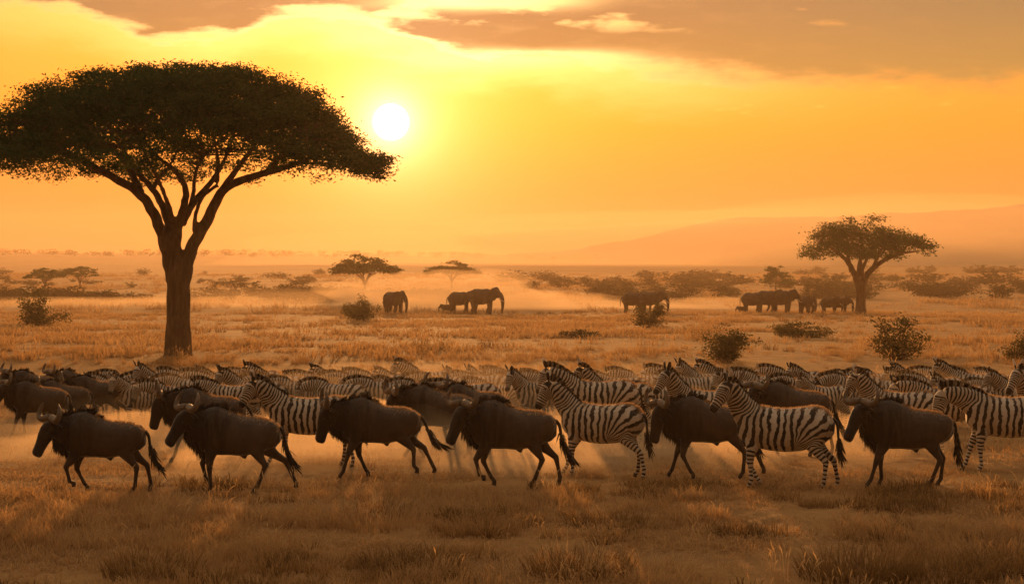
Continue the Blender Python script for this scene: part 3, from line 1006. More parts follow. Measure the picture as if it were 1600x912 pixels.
    for i in range(620):
        t = r.random() * 38.9; k = int(t); a = ts[k].lerp(ts[k + 1], t - k) + Vector((0, r.normal() * .022, .02))
        spec.append((a, a + Vector((.03 + .03 * r.normal(), .02 * r.normal(), -r.uniform(.10, .25)))))
    parts.append(('beard', hair(spec, r, 'beard', M['black_hair'], .009)))
    parts.append(('rim_light_hair', back_fringe([(.10, 0, 1.265), (.30, 0, 1.165), (.495, 0, 1.145), (.66, 0, 1.12), (.797, 0, 1.04), (.86, 0, .98)], r, 700, .07, .045)))
    tp = [[(.86, 0, 1.0), (.92, 0, .92), (.945, -.01, .75), (1.0, -.02, .58), (1.10, -.03, .42)],
          [(.86, 0, 1.0), (.91, 0, .94), (.93, .01, .78), (.95, .03, .60), (.99, .04, .42)],
          [(.86, 0, 1.0), (.93, 0, .92), (1.0, -.03, .76), (1.10, -.05, .60), (1.26, -.06, .50)]][tail]
    tb, spec = tail_parts(None, tp, r, .42, .20, .030, None, None)
    tm = tb.mesh('tail', M['black_hair'])
    parts.append(('tail', tm)); parts.append(('tail_tuft', hair(spec, r, 'tail_tuft', M['black_hair'], .011)))
    return dict(name=name, body=me, parts=parts)


def make_zebra(name, legs, seed, pitch=0, yaw=0, nod=0, tail=0, voxel=.0145, foal=False):
    r = np.random.default_rng(seed)
    nk = Neck((-.42, 0, 1.02), (-.88, 0, 1.55), pitch, yaw, nod)
    b = MB()
    torso(b, [(-.64, 1.05, .82, .09), (-.58, 1.16, .74, .15), (-.48, 1.25, .67, .195), (-.34, 1.285, .62, .225), (-.15, 1.255, .585, .265), (.10, 1.235, .565, .292), (.35, 1.26, .59, .285),
              (.55, 1.285, .65, .26), (.70, 1.235, .72, .215), (.80, 1.13, .80, .14), (.845, 1.04, .88, .07)])
    ns = [(-.36, 1.05, .26, .17, .05), (-.48, 1.14, .235, .145, .25), (-.60, 1.27, .20, .115, .5), (-.71, 1.40, .17, .095, .75), (-.80, 1.50, .145, .085, .95), (-.86, 1.56, .115, .08, 1.)]
    nax = Vector((.78, 0, .62))
    b.loft([(nk((x, 0, z), w), nk.d((0, h, 0), w), nk.d(nax * d, w)) for x, z, d, h, w in ns], 16)
    hs = [(-.845, 1.60, .07, .07), (-.88, 1.575, .115, .085), (-.935, 1.515, .135, .088), (-1.0, 1.445, .125, .078), (-1.065, 1.37, .098, .062), (-1.125, 1.30, .078, .054), (-1.175, 1.245, .073, .056), (-1.205, 1.205, .05, .046)]
    hax = Vector((-.76, 0, .65))
    hc = [nk((x + .02, 0, z - .02), 1, True) for x, z, _, _ in hs]
    b.loft([(c, nk.d((0, h, 0), 1, True), nk.d(hax * d, 1, True)) for c, (x, z, d, h) in zip(hc, hs)], 14, 2.2)
    for sy in (-1, 1):
        c = Vector((-.865, sy * .085, 1.72)); L = Vector((.008, sy * .035, .11))
        b.ellipsoid(nk(c, 1, True), nk.d(L, 1, True), nk.d((.035, .03 * sy, 0), 1, True), nk.d((.016, -.018 * sy, 0), 1, True))
    for sy in (-1, 1):
        b.ellipsoid((-.42, sy * .15, .93), (-.07, 0, .22), (.12, 0, .03), (0, .075, 0))
        b.ellipsoid((.62, sy * .15, .97), (.06, 0, .20), (.17, 0, -.03), (0, .115, 0))
    LP = []
    for i, (k, p) in enumerate(zip('ffhh', legs)):
        y = -.13 if i % 2 == 0 else .13
        q = leg_pts(k, p, -.42 if k == 'f' else .62, y, .90 if k == 'f' else .97)
        add_leg(b, k, q, 1.03); LP.append((k, q))
    me = remesh(b, voxel, 4, .5)
    P = coords(me)
    # stripe phase
    lam, xp, zp, Re = .118, .24, .66, .42
    def trunk_phase(Q):
        x, z = Q[:, 0], Q[:, 2]
        th = np.arctan2(x - xp, np.maximum(z - zp, -.4) + 1e-6)
        ph = np.where(x < xp, (x - xp) / lam, th * Re / lam)
        lean = np.clip((x - xp + .35) / .35, 0, 1)
        return np.where(x < xp, ph - (z - .9) * .9 * lean * (1 - lean) * 4 * .5, ph)
    num = np.zeros(len(P)); den = np.zeros(len(P))
    def put(d, ph, rad, pw=5):
        nonlocal num, den
        w = 1 / (np.maximum(d, .01) / rad) ** pw
        num += w * ph; den += w
    tl = [(-.52, 0, 1.0), (-.2, 0, .93), (.2, 0, .92), (.6, 0, .98), (.74, 0, 1.0)]
    d, _ = polyd(P, tl); put(d, trunk_phase(P), .27)
    ph0 = (-.46 - xp) / lam
    ncl = [tuple(nk((x, 0, z), w)) for x, z, _, _, w in ns]
    d, arc = polyd(P, ncl); put(d, ph0 - arc / .078, .15)
    L = np.linalg.norm(np.diff(np.array(ncl), axis=0), axis=1).sum(); ph1 = ph0 - L / .078
    hcl = [tuple(c) for c in hc]
    d, arc = polyd(P, hcl); put(d, ph1 - arc / .05 + 2.0 * d, .105)
    darc, dd = arc, d
    for k, q in LP:
        if k == 'f':
            pl = q[1:]; d, arc = polyd(P, pl); st = trunk_phase(np.array([[-.42, 0, .8]]))[0]
            put(d, st + .6 + arc / .062, .075)
        else:
            pl = q[1:]; d, arc = polyd(P, pl); st = 1.75 * Re / lam
            put(d, st + arc / .066, .09)
    ph = num / den
    attr(me, 'stripe', ph)
    hoof = np.clip((.065 - P[:, 2]) / .02, 0, 1)
    muz = np.clip((darc - .40) / .05, 0, 1) * (dd < .14)
    ear = 0.8 * np.clip((np.array([np.dot(0, 0)]) + 0), 0, 1)
    attr(me, 'dark', np.maximum(hoof, muz))
    attr(me, 'bias', .55 * np.clip((.66 - P[:, 2]) / .08, 0, 1) * (P[:, 2] > .5) * (np.abs(P[:, 0]) < .35) + .12 - .15 * np.clip((P[:, 2] - 1.2) / .2, 0, 1))
    me.materials.append(M['zebra'])
    parts = []
    for sy in (-1, 1):
        e = MB(); e.ellipsoid(nk((-.965, sy * .078, 1.50), 1, True), (.018, 0, 0), (0, .014, 0), (0, 0, .018), 10, 7)
        parts.append(('eye', e.mesh('eye', M['eye'])))
    crest = [(-.865, 1.655, 1., 1), (-.82, 1.655, .98, 0), (-.74, 1.60, .8, 0), (-.62, 1.475, .55, 0), (-.50, 1.345, .3, 0), (-.40, 1.29, .1, 0), (-.30, 1.275, 0, 0)]
    cs = spline([nk((x, 0, z), w, bool(h)) for x, z, w, h in crest], 60)
    spec, phs = [], []
    for i in range(700):
        t = r.random() * 58.9; k = int(t); a = cs[k].lerp(cs[k + 1], t - k) + Vector((0, r.normal() * .010, -.025))
        L = .11 * r.uniform(.8, 1.05) * min(1, (59 - t) / 14 + .25) * min(1, t / 9 + .35)
        n = (cs[k + 1] - cs[k]).normalized(); up = Vector((n.z, 0, -n.x)); up = up if up.z > 0 else -up
        spec.append((a, a + up * L + Vector((.01, r.normal() * .012, .02)))); phs.append(ph1 + t / 59 * (L_n := (ph0 - ph1)) + .1)
    parts.append(('mane', hair(spec, r, 'mane', M['zmane'], .011, phs, True)))
    parts.append(('rim_light_hair', back_fringe([(-.32, 0, 1.285), (-.15, 0, 1.255), (.10, 0, 1.235), (.35, 0, 1.26), (.55, 0, 1.285), (.70, 0, 1.235), (.80, 0, 1.13)], r, 700, .08, .04)))
    tp = [[(.81, 0, 1.10), (.88, 0, 1.02), (.90, -.01, .82), (.92, -.02, .64), (.95, -.03, .50)],
          [(.81, 0, 1.10), (.89, 0, 1.03), (.93, .02, .84), (.98, .04, .66), (1.06, .05, .52)]][tail % 2]
    tb, spec = tail_parts(None, tp, r, .5, .18, .028, None, None)
    parts.append(('tail', tb.mesh('tail', M['black_hair']))); parts.append(('tail_tuft', hair(spec, r, 'tail_tuft', M['black_hair'], .010)))
    return dict(name=name, body=me, parts=parts)


def make_elephant(seed, legs=(0, .25, .15, -.2), trunk_curl=0, voxel=.055):
    """adult about 3.1 m at the shoulder; forward -x; columns for legs, hanging trunk, big ears, tusks"""
    r = np.random.default_rng(seed)
    b = MB()
    torso(b, [(-1.25, 2.55, 1.55, .45), (-.95, 2.95, 1.35, .62), (-.5, 3.08, 1.25, .78), (0, 3.0, 1.15, .88), (.5, 3.05, 1.15, .90), (.95, 3.05, 1.2, .84), (1.35, 2.80, 1.35, .68), (1.62, 2.45, 1.6, .42), (1.72, 2.2, 1.8, .2)], 2.3)
    b.ellipsoid((-1.62, 0, 2.55), (-.58, 0, -.10), (0, .44, 0), (.05, 0, .62), 14, 9)
    b.ellipsoid((-1.62, 0, 2.92), (-.36, 0, 0), (0, .34, 0), (0, 0, .34), 12, 7)
    tc = [[(-2.0, 0, 2.45), (-2.28, 0, 2.0), (-2.38, 0, 1.4), (-2.36, 0, .8), (-2.30, 0, .3), (-2.36, 0, .12)],
          [(-2.0, 0, 2.45), (-2.26, 0, 2.0), (-2.30, 0, 1.4), (-2.22, 0, .85), (-2.0, 0, .5), (-1.85, 0, .55)]][trunk_curl]
    b.tube(spline(tc, 12), list(np.linspace(.31, .085, 12)), 12)
    for sy in (-1, 1):
        b.loft([((-1.45, sy * .42, 2.5), (.30, sy * .10, 0), (0, 0, .62)), ((-1.30, sy * .62, 2.40), (.45, sy * .24, 0), (.05, 0, .80)), ((-1.22, sy * .70, 2.38), (.42, sy * .26, 0), (.05, 0, .74))], 14)
    for i, dx in enumerate(legs):
        sy = -1 if i % 2 == 0 else 1
        x0 = -.85 if i < 2 else 1.1
        rr = (.36, .30, .25, .23, .28) if i < 2 else (.48, .36, .26, .23, .28)
        kx = dx * .45 + (-.06 if i < 2 else -.10)
        b.tube([(x0, sy * .42, 1.75), (x0 + kx * .6, sy * .44, 1.25), (x0 + kx, sy * .45, .75), (x0 + dx, sy * .45, .28), (x0 + dx, sy * .45, 0.0)], rr, 12)
    me = remesh(b, voxel, 4)
    me.materials.append(M['elephant'])
    parts = []
    for sy in (-1, 1):
        t = MB(); t.tube(spline([(-1.95, sy * .26, 2.02), (-2.25, sy * .33, 1.65), (-2.62, sy * .30, 1.5)], 8), list(np.linspace(.085, .02, 8)), 8)
        parts.append(('tusk', t.mesh('tusk', M['ivory'])))
    t = MB(); t.tube(spline([(1.68, 0, 2.35), (1.86, 0, 2.0), (1.88, 0, 1.4), (1.86, 0, 1.05)], 8), list(np.linspace(.07, .04, 8)), 7)
    parts.append(('tail', t.mesh('tail', M['elephant'])))
    return dict(name='elephant', body=me, parts=parts)


def place(proto, u, v, yaw, scale_, label, cat, group=None, Y=None, parts=True, sx=1.0, sink=.01):
    p = at(u, v, Y)
    o = link(proto['name'], proto['body'], loc=(p.x, p.y, p.z - sink))
    o.rotation_euler = (0, 0, R(yaw)); o.scale = (scale_ * sx, scale_ * sx, scale_)
    tag(o, label, cat, group)
    if parts:
        for nm, me in proto['parts']:
            q = link(nm, me, o)
            if nm == 'rim_light_hair': q['kind'] = 'stuff'
    return o


def herd():
    W = make_wildebeest
    w1 = W('wildebeest', ('lift', 'slant', 'mid', 'back'), 1, pitch=-9, yaw=40, nod=8, tail=0)
    w2 = W('wildebeest', ('mid', 'lift', 'fwd', 'far'), 2, pitch=7, yaw=36, tail=0)
    w3 = W('wildebeest', ('fwd', 'back', 'lift', 'far'), 3, pitch=-9, yaw=10, nod=-4, tail=2)
    w4 = W('wildebeest', ('lift', 'slant', 'fwd', 'back'), 4, pitch=0, yaw=40, tail=0)
    w5 = W('wildebeest', ('slant', 'fwd', 'mid', 'far'), 5, pitch=-9, yaw=26, nod=-6, tail=1)
    w6 = W('wildebeest', ('fwd', 'mid', 'fwd', 'mid'), 6, pitch=5, yaw=34, tail=1)
    wb = 'wildebeest'
    place(w1, 138, 771, 0, .93, 'darkest wildebeest at the head of the front row with foreleg raised', wb, sx=1.04)
    place(w2, 347, 771, 0, 1.0, 'grey-brown wildebeest with pale curved horns walking right behind the leader', wb)
    place(w3, 572, 748, 3, 1.0, 'wildebeest with lowered head and backlit hump, tail swept out behind', wb)
    place(w4, 778, 762, 0, 1.02, 'dark maned wildebeest in front of a striding zebra, horns turned to us', wb)
    place(w5, 1088, 748, 0, 1.02, 'black shaggy wildebeest partly covered by the broad-striped zebra', wb)
    place(w6, 1398, 762, 0, 1.02, 'dark wildebeest between two front-row zebras, forelegs stretched in stride', wb)
    place(w3, 306, 722, 4, 1.0, 'wildebeest walking behind the pale-horned wildebeest near the leader', wb)
    place(w5, 668, 716, -4, 1.02, 'reddish backlit wildebeest behind the row, standing above two dark backs', wb)
    place(w2, 722, 708, 6, 1.0, 'wildebeest hidden but for its back behind the reddish one', wb)
    place(w4, 1222, 712, 0, 1.06, 'wildebeest whose grey back shows over the broad-striped zebra', wb)
    place(w6, 46, 684, 0, 1.0, 'brown wildebeest above the leader, cut off at its head', wb)
    place(w1, 86, 674, 5, .96, 'wildebeest squeezed behind the brown one above the leader', wb)
    place(w3, 136, 668, 10, 1.0, 'wildebeest cantering just in front of the first back-rank zebra', wb)
    place(w2, 40, 652, 0, .98, 'dark wildebeest in the dust of the last rank, head low', wb, 'wildebeest in the last rank')
    place(w4, 108, 650, 0, .98, 'dark wildebeest in the dust of the last rank, head low', wb, 'wildebeest in the last rank')
    place(w1, 800, 652, 0, .98, 'dark wildebeest in the dust of the last rank, head low', wb, 'wildebeest in the last rank')

    Z = make_zebra
    z1 = Z('zebra', ('mid', 'fwd', 'back', 'mid'), 11, pitch=2, yaw=12, nod=-14, tail=0)
    z2 = Z('zebra', ('mid', 'slant', 'mid', 'back'), 12, pitch=4, yaw=34, nod=-8, tail=0)
    z3 = Z('zebra', ('mid', 'fwd', 'mid', 'fwd'), 13, pitch=-26, yaw=12, nod=4, tail=0)
    z4 = Z('zebra', ('fwd', 'back', 'back', 'mid'), 14, pitch=-6, yaw=14, nod=-4, tail=1)
    z5 = Z('zebra', ('slant', 'fwd', 'mid', 'back'), 15, pitch=-12, yaw=4, nod=-6, tail=0)
    z6 = Z('zebra', ('fwd', 'mid', 'fwd', 'back'), 16, pitch=-30, yaw=-6, nod=12, tail=1)
    z8 = Z('zebra', ('mid', 'fwd', 'lift', 'back'), 18, pitch=-44, yaw=10, nod=16, tail=0)
    z7 = Z('zebra', ('mid', 'back', 'lift', 'mid'), 17, pitch=-8, yaw=28, nod=-14, tail=1)
    zb = 'zebra'
    place(z1, 934, 744, -22, .94, 'zebra striding with arched neck between the maned and the shaggy wildebeest', zb)
    place(z2, 1218, 763, -12, 1.0, 'broad-striped zebra standing out in front with its face turned to us', zb)
    place(z3, 1572, 737, -4, 1.02, 'zebra with lowered head nosing the rump of a dark wildebeest', zb)
    place(z2, 1650, 712, 0, 1.02, 'zebra looking over the back of the head-down zebra', zb)
    place(z4, 476, 728, 0, .94, 'tall zebra between the front wildebeest and the back ranks, chest towards us', zb)
    place(z2, 1104, 708, -8, .96, 'alert zebra with pricked ears directly above the shaggy wildebeest', zb)
    place(z5, 932, 694, 0, 1.06, 'zebra reaching its nose forward behind the arched-neck zebra', zb)
    place(z1, 966, 686, -6, .98, 'zebra with only neck and crest showing behind the reaching zebra', zb)
    place(z1, 1404, 708, -10, .98, 'zebra with pricked ears above the dark wildebeest between two zebras', zb)
    place(z3, 1480, 702, -6, 1.0, 'zebra with bent neck beside the pricked-ear zebra', zb)
    r = np.random.default_rng(4)
    kinds = [(z6, 'back-rank zebra with lowered head '), (z8, 'back-rank zebra with head down at its knees '), (z7, 'back-rank zebra with its face turned to us '),
             (z5, 'back-rank zebra looking straight ahead '), (z4, 'back-rank zebra with its head up ')]
    spots = [(210, 'behind the cantering wildebeest'), (330, 'beyond the wildebeest near the leader'), (420, 'beyond the pale-horned wildebeest'), (560, 'behind the tall zebra'),
             (700, 'behind the reddish wildebeest'), (820, 'beyond the maned wildebeest'), (1000, 'behind the reaching zebra'), (1140, 'behind the alert zebra'),
             (1300, 'beyond the broad-striped zebra'), (1440, 'behind the pricked-ear zebra'), (1540, 'behind the bent-neck zebra'), (9999, 'beyond the head-down zebra')]
    back = [(222, 668), (300, 662), (345, 655), (398, 668), (436, 660), (470, 668), (528, 668), (560, 656), (600, 668), (640, 660), (715, 668), (752, 656), (778, 664), (842, 672), (868, 660),
            (1030, 672), (1168, 662), (1255, 664), (1290, 672), (1335, 662), (1462, 664), (1505, 672), (1556, 660), (1596, 668), (1650, 662), (1390, 660), (1200, 655), (250, 655), (180, 656), (690, 655),
            (275, 672), (360, 676), (510, 652), (665, 672), (810, 650), (730, 676), (915, 654), (1085, 656), (1430, 652), (1530, 652)] + [(200 + 47 * k + (k * 37) % 23, 646 + (k * 5) % 9) for k in range(30)]
    for i, (u, v) in enumerate(back):
        z, how = kinds[(0, 2, 0, 1, 0, 2, 3, 1)[int(r.integers(8))]]
        where = next(t for lim, t in spots if u < lim)
        place(z, u, v + r.uniform(-4, 4), r.uniform(-26, 22), r.uniform(.84, .98), how + where, zb, 'zebras in the back ranks')

    e1 = make_elephant(1); e2 = make_elephant(2, (.3, -.1, -.2, .25), 1); e3 = make_elephant(3, (-.15, .2, .1, .1), 0)
    el = 'elephant'
    def eph(p, u, v, hpx, yaw, label, group=None):
        b = at(u, v); place(p, u, v, yaw, hpx * b.y / F / 3.1, label, el, group, sink=.03)
    eph(e1, 615, 491, 36, 140, 'lone elephant turned half towards us beside the dark bush')
    eph(e1, 754, 491, 41, 180, 'largest elephant, dark in the bright dust, trunk hanging to the ground')
    eph(e2, 719, 490, 35, 175, 'elephant standing right behind the largest one in the bright dust')
    eph(e3, 697, 490, 15, 10, 'tiny elephant calf in the bright dust at the heels of its elders')
    eph(e1, 1017, 490, 35, 180, 'elephant leading the two overlapping elephants by the leafy bush')
    eph(e3, 990, 490, 34, 178, 'elephant following the leader of the two by the leafy bush')
    eph(e1, 1222, 490, 37, 180, 'front elephant of the trio walking towards the lone acacia')
    eph(e3, 1200, 490, 37, 178, 'middle elephant of the trio walking towards the lone acacia')
    eph(e2, 1177, 490, 34, 182, 'rear elephant of the trio walking towards the lone acacia')
    eph(e3, 1159, 490, 12, 0, 'tiny calf trailing behind the trio of elephants')
    eph(e2, 1263, 490, 28, 115, 'young elephant facing us under the upright bush')
    eph(e1, 1296, 490, 26, 175, 'young elephant near the trunk of the lone acacia, second of the pair')
    eph(e3, 1313, 490, 26, 180, 'young elephant closest to the trunk of the lone acacia')


herd()

# ------------------------------------------------------------------ grass
def tuft(name, r, n, h, spread, lean, width, mat):
    v, f, tp = [], [], []
    for k in range(n):
        th = r.uniform(0, 6.28); rad = spread * math.sqrt(r.random()) * .5
        a = Vector((rad * math.cos(th), rad * math.sin(th), -.02))
        H = h * r.uniform(.45, 1.1); ln = lean * H * r.uniform(.2, 1.2); dr = th + r.normal() * .7
        d = Vector((math.cos(dr), math.sin(dr), 0))
        s = Vector((-math.sin(dr + r.normal()), math.cos(dr + r.normal()), 0)).normalized() * width * r.uniform(.6, 1.3)
        m = a + Vector((0, 0, H * .6)) + d * ln * .35; t = a + Vector((0, 0, H * (1 - .25 * lean))) + d * ln
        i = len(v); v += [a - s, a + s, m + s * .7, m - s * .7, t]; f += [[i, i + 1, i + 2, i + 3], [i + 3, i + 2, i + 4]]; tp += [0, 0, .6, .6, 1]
    me = mesh_np(name, v, f, mat); attr(me, 'tip', tp)
    return me


def stalks(r, n, h):
    """thin flowering stems with seed heads"""
    v, f, tp = [], [], []
    for k in range(n):
        a = Vector((r.normal() * .10, r.normal() * .10, -.02)); H = h * r.uniform(.6, 1.1); d = Vector((r.normal(), r.normal(), 0)) * .16 * H
        pts = [a, a + Vector((0, 0, H * .5)) + d * .3, a + Vector((0, 0, H * .8)) + d * .7, a + Vector((0, 0, H * .92)) + d * 1.1, a + Vector((0, 0, H)) + d * 1.5]
        s = Vector((1, r.normal() * .6, 0)).normalized()
        for q, w in zip(pts, (.003, .0025, .002, .011, .002)):
            v += [q - s * w, q + s * w]
        i = len(v) - 10
        f += [[i + 2 * j, i + 2 * j + 1, i + 2 * j + 3, i + 2 * j + 2] for j in range(4)]; tp += [.3, .3, .6, .6, .9, .9, 1, 1, 1, 1]
    me = mesh_np('stalks', v, f, M['grass']); attr(me, 'tip', tp)
    return me


def instancer(name, meshes, pts, rotz, scl, idx, label):
    coll = bpy.data.collections.new(name + '_kinds')
    for i, m in enumerate(meshes):
        o = bpy.data.objects.new('%s_kind_%02d' % (name, i), m); coll.objects.link(o)
    me = bpy.data.meshes.new(name); me.vertices.add(len(pts)); me.vertices.foreach_set('co', np.asarray(pts, np.float32).ravel())
    a = me.attributes.new('rot', 'FLOAT_VECTOR', 'POINT'); rv = np.zeros((len(pts), 3), np.float32); rv[:, 2] = rotz; a.data.foreach_set('vector', rv.ravel())
    a = me.attributes.new('scl', 'FLOAT_VECTOR', 'POINT'); a.data.foreach_set('vector', np.asarray(scl, np.float32).ravel())
    a = me.attributes.new('idx', 'INT', 'POINT'); a.data.foreach_set('value', np.asarray(idx, np.int32))
    o = link(name, me); tag(o, label, 'grass', kind='stuff')
    g = bpy.data.node_groups.new(name, 'GeometryNodeTree')
    g.interface.new_socket('Geometry', in_out='INPUT', socket_type='NodeSocketGeometry'); g.interface.new_socket('Geometry', in_out='OUTPUT', socket_type='NodeSocketGeometry')
    N = g.nodes; gi = N.new('NodeGroupInput'); go = N.new('NodeGroupOutput')
    ci = N.new('GeometryNodeCollectionInfo'); ci.inputs['Collection'].default_value = coll; ci.inputs['Separate Children'].default_value = True; ci.inputs['Reset Children'].default_value = True
    ip = N.new('GeometryNodeInstanceOnPoints'); ip.inputs['Pick Instance'].default_value = True
    def na(nm, ty):
        n = N.new('GeometryNodeInputNamedAttribute'); n.data_type = ty; n.inputs['Name'].default_value = nm; return n.outputs['Attribute']
    er = N.new('FunctionNodeEulerToRotation'); g.links.new(na('rot', 'FLOAT_VECTOR'), er.inputs[0])
    g.links.new(gi.outputs[0], ip.inputs['Points']); g.links.new(ci.outputs[0], ip.inputs['Instance'])
    g.links.new(er.outputs[0], ip.inputs['Rotation']); g.links.new(na('scl', 'FLOAT_VECTOR'), ip.inputs['Scale']); g.links.new(na('idx', 'INT'), ip.inputs['Instance Index'])
    g.links.new(ip.outputs[0], go.inputs[0])
    md = o.modifiers.new('grass', 'NODES'); md.node_group = g
    return o


def patch(x, y):
    """0..1 how grassy a spot is"""
    a = np.sin(x * .55 + 1.7 * np.sin(y * .31)) * np.sin(y * .47 + 1.1 * np.sin(x * .23 + 1)) + .6 * np.sin(x * 1.7 + y * .9) * np.sin(y * 1.3 - x * .6 + 2)
    return np.clip(.5 + .45 * a, 0, 1)


def build_grass():
    r = np.random.default_rng(3)
    low = [tuft('low', r, 26, .13, .42, 1.5, .0055, M['grass']) for _ in range(5)]
    midt = [tuft('mid', r, 40, .30, .34, .8, .0055, M['grass']) for _ in range(4)]
    drk = [tuft('drk', r, 46, .26, .36, .9, .006, M['grassdark']) for _ in range(3)]
    farg = [tuft('far', r, 26, .42, 1.3, .8, .022, M['grass']) for _ in range(3)]
    stk = [stalks(r, 7, .55) for _ in range(3)]
    P, S, I = [], [], []
    def sow(n, y0, y1, ids, s0, s1, test, wide=.40):
        y = np.sqrt(r.uniform(y0 ** 2, y1 ** 2, n)); x = r.uniform(-1, 1, n) * (y * wide + 4)
        k = test(x, y) > r.random(n); x, y = x[k], y[k]
        P.append(np.stack([x, y, ground(x, y) + micro(x, y)], -1)); s = r.uniform(s0, s1, len(x))
        S.append(np.stack([s, s, s * r.uniform(.7, 1.25, len(x))], -1)); I.append(r.choice(ids, len(x)))
    herdlane = lambda y: 1 - .75 * np.clip(1 - np.abs(y - 36) / 10, 0, 1)
    sow(22000, 15, 34, [0, 1, 2, 3, 4], .6, 1.5, lambda x, y: np.clip(patch(x * 1.7, y * 1.7) * 2.2 - .8, .05, 1) * herdlane(y))
    sow(16000, 34, 62, [0, 1, 2, 3, 4], 1.0, 2.2, lambda x, y: .5 * (.3 + .7 * patch(x, y)) * (.3 + .7 * herdlane(y)))
    sow(9000, 15, 27.5, [5, 6, 7, 8], .5, 1.15, lambda x, y: np.clip(patch(x, y) * 1.9 - .95, 0, 1))
    sow(9000, 15, 29, [9, 10, 11], .4, 1.15, lambda x, y: np.clip(patch(x * 1.5 + 31, y * 1.8 + 17) * 2.6 - 1.6, 0, 1))
    sow(9000, 52, 95, [5, 6, 7, 8], .7, 1.4, lambda x, y: np.clip(patch(x * .6, y * .8 + 9) * 2.0 - .85, .03, 1))
    sow(17000, 80, 235, [12, 13, 14], .6, 1.5, lambda x, y: np.clip(patch(x * .22, y * .22) * 2.0 - .85, .04, 1))
    sow(2600, 60, 235, [9, 10, 11], 1.2, 2.6, lambda x, y: np.clip(patch(x * .16 + 11, y * .35 + 5) * 3.0 - 2.0, 0, 1))
    sow(9000, 230, 700, [12, 13, 14], 1.2, 3.0, lambda x, y: np.clip(patch(x * .07, y * .07 + 4) * 1.5 - .4, .08, 1))
    sow(1500, 16, 28, [15, 16, 17], .45, .85, lambda x, y: np.clip(patch(x + 5, y + 3) * 1.8 - .7, .04, 1))
    sow(1600, 52, 95, [15, 16, 17], .9, 1.4, lambda x, y: np.clip(patch(x * .6, y * .8 + 9) * 2.0 - .7, .05, 1))
    P = np.concatenate(P); S = np.concatenate(S); I = np.concatenate(I)
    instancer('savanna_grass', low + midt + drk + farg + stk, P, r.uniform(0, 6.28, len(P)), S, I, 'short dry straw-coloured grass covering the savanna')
    # the larger tussocks in front of the herd
    T = [tuft('grass_tussock', r, 420, .40, .85, 1.0, .005, M['grassdark']) for _ in range(3)] + [tuft('grass_tussock', r, 420, .40, 1.1, 1.1, .005, M['grass']) for _ in range(2)]
    lab = [
        (618, 888, 1.0, 0, 'small dark spiky grass tussock alone on bare trampled ground'),
        (236, 902, 1.25, 1, 'wide brown grass tussock below the pale-horned wildebeest'),
        (905, 902, 1.35, 2, 'large dark grass tussock in front of the striding zebra'),
        (1150, 838, .8, 0, 'low dark tussock on bare ground in front of the broad-striped zebra'),
        (1345, 903, 1.5, 1, 'biggest dark tussock below the stretched-stride wildebeest'),
        (1545, 868, 1.55, 3, 'tall golden grass clump below the head-down zebra'),
        (1278, 792, .6, 2, 'short dark tussock right at the hooves of the broad-striped zebra'),
        (1425, 786, .55, 0, 'short dark tussock under the belly of the stretched-stride wildebeest'),
        (745, 832, 1.15, 3, 'golden grass clump below the maned wildebeest'),
        (590, 822, 1.3, 4, 'broad golden grass clump below the lowered-head wildebeest'),
        (500, 815, 1.2, 4, 'loose straw grass clump just past the pale-horned wildebeest'),
        (265, 815, .8, 4, 'thin straw grass clump near the raised foreleg leader'),
        (1010, 905, 1.1, 3, 'golden grass clump beside the large dark tussock'),
        (680, 800, 1.0, 3, 'golden grass clump glowing at the hooves of the maned wildebeest'),
        (310, 850, .5, 0, 'flat dark tussock on the bare strip of trampled ground'),
        (1480, 905, 1.3, 1, 'dark tussock between the biggest tussock and the tall golden clump'),
        (1585, 895, 1.3, 2, 'dark tussock at the foot of the tall golden clump'),
    ]
    for u, v, s, k, L in lab:
        p = at(u, v); o = link('grass_tussock', T[k], loc=p); o.scale = (s, s, s * .8); o.rotation_euler = (0, 0, u * 1.3); tag(o, L, 'grass tussock')


build_grass()


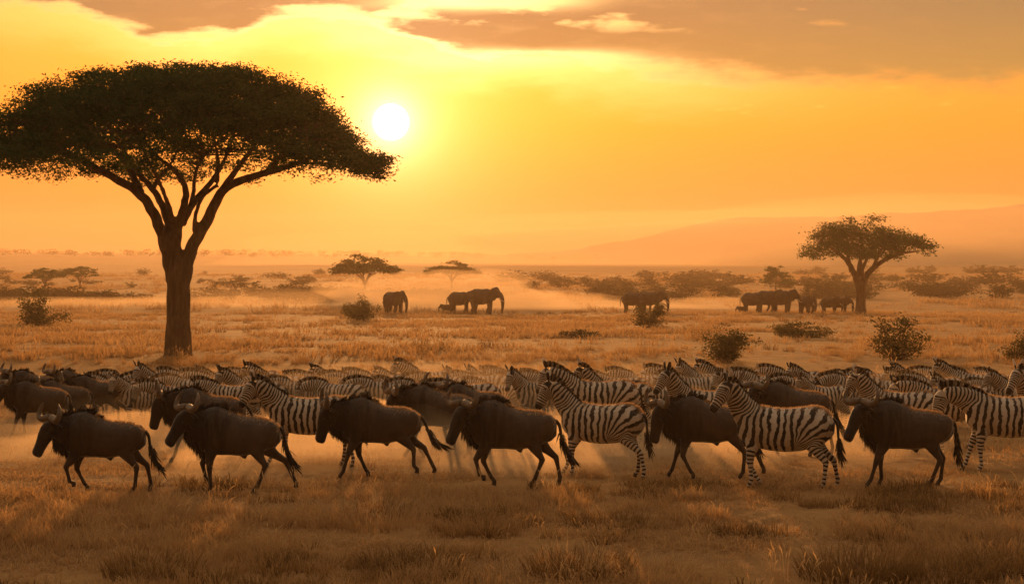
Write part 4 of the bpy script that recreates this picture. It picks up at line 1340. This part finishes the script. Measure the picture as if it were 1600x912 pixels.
# ------------------------------------------------------------------ dust raised by the animals, plus an added haze veil
def dust(u, v, wx, wy, h, dens, seed, label, Y=None, zoff=-.1):
    p = at(u, v, Y); r = np.random.default_rng(seed)
    bm = bmesh.new(); bmesh.ops.create_icosphere(bm, subdivisions=4, radius=1)
    off = Vector((seed * 3.1, 0, 0))
    for q in bm.verts:
        n = q.co.copy(); k = 1 + .55 * (mnoise.noise(n * 1.3 + off)) + .3 * mnoise.noise(n * 3.1 + off)
        q.co = n * k
        q.co.x *= wx / 2; q.co.y *= wy / 2; q.co.z = q.co.z * h if q.co.z > 0 else q.co.z * .5
    me = bpy.data.meshes.new('dust_cloud'); bm.to_mesh(me); bm.free()
    me.materials.append(mat_volume('dust', (1.0, .78, .52), dens * 1.5, .42))
    me.polygons.foreach_set('use_smooth', [True] * len(me.polygons))
    o = link('dust_cloud', me, loc=(p.x, p.y, p.z + zoff)); tag(o, label, 'dust', kind='stuff')


def build_dust():
    g = 'low drift of orange dust '
    dust(150, 700, 5, 9, .75, .07, 1, g + 'behind the leading wildebeest', 36)
    dust(640, 700, 6, 8, 1.0, .10, 2, g + 'around the hooves of the reddish wildebeest', 35)
    dust(1010, 700, 5.5, 8, .95, .10, 3, g + 'between the striding zebra and the shaggy wildebeest', 34)
    dust(1330, 700, 5, 8, .8, .07, 4, g + 'behind the broad-striped zebra', 36)
    dust(420, 700, 4, 5, .7, .10, 11, g + 'under the tall zebra between the front wildebeest', 32)
    dust(830, 700, 4, 4, .6, .12, 12, g + 'under the striding zebra behind the maned wildebeest', 31)
    dust(400, 660, 14, 9, 1.35, .024, 5, g + 'in the back ranks around the tall zebra', 47)
    dust(760, 660, 14, 9, 1.4, .028, 6, g + 'in the back ranks above the maned wildebeest', 47)
    dust(1300, 660, 16, 9, 1.3, .024, 7, g + 'in the back ranks above the dark wildebeest', 47)
    dust(680, 487, 30, 22, 5.0, .045, 8, 'bright dust glowing round the largest elephants', 250)
    dust(900, 487, 44, 22, 2.4, .018, 9, 'thin bright dust drifting between the elephant groups', 252)
    dust(330, 487, 60, 26, 2.2, .012, 10, 'thin pale dust drifting across the plain past the huge acacia', 260)
    dust(1480, 420, 860, 240, 34.0, .0036, 14, 'added tall veil of pale haze fading the hills', 1120, 0)  # volume added only to fade the hills, not raised by animals


build_dust()
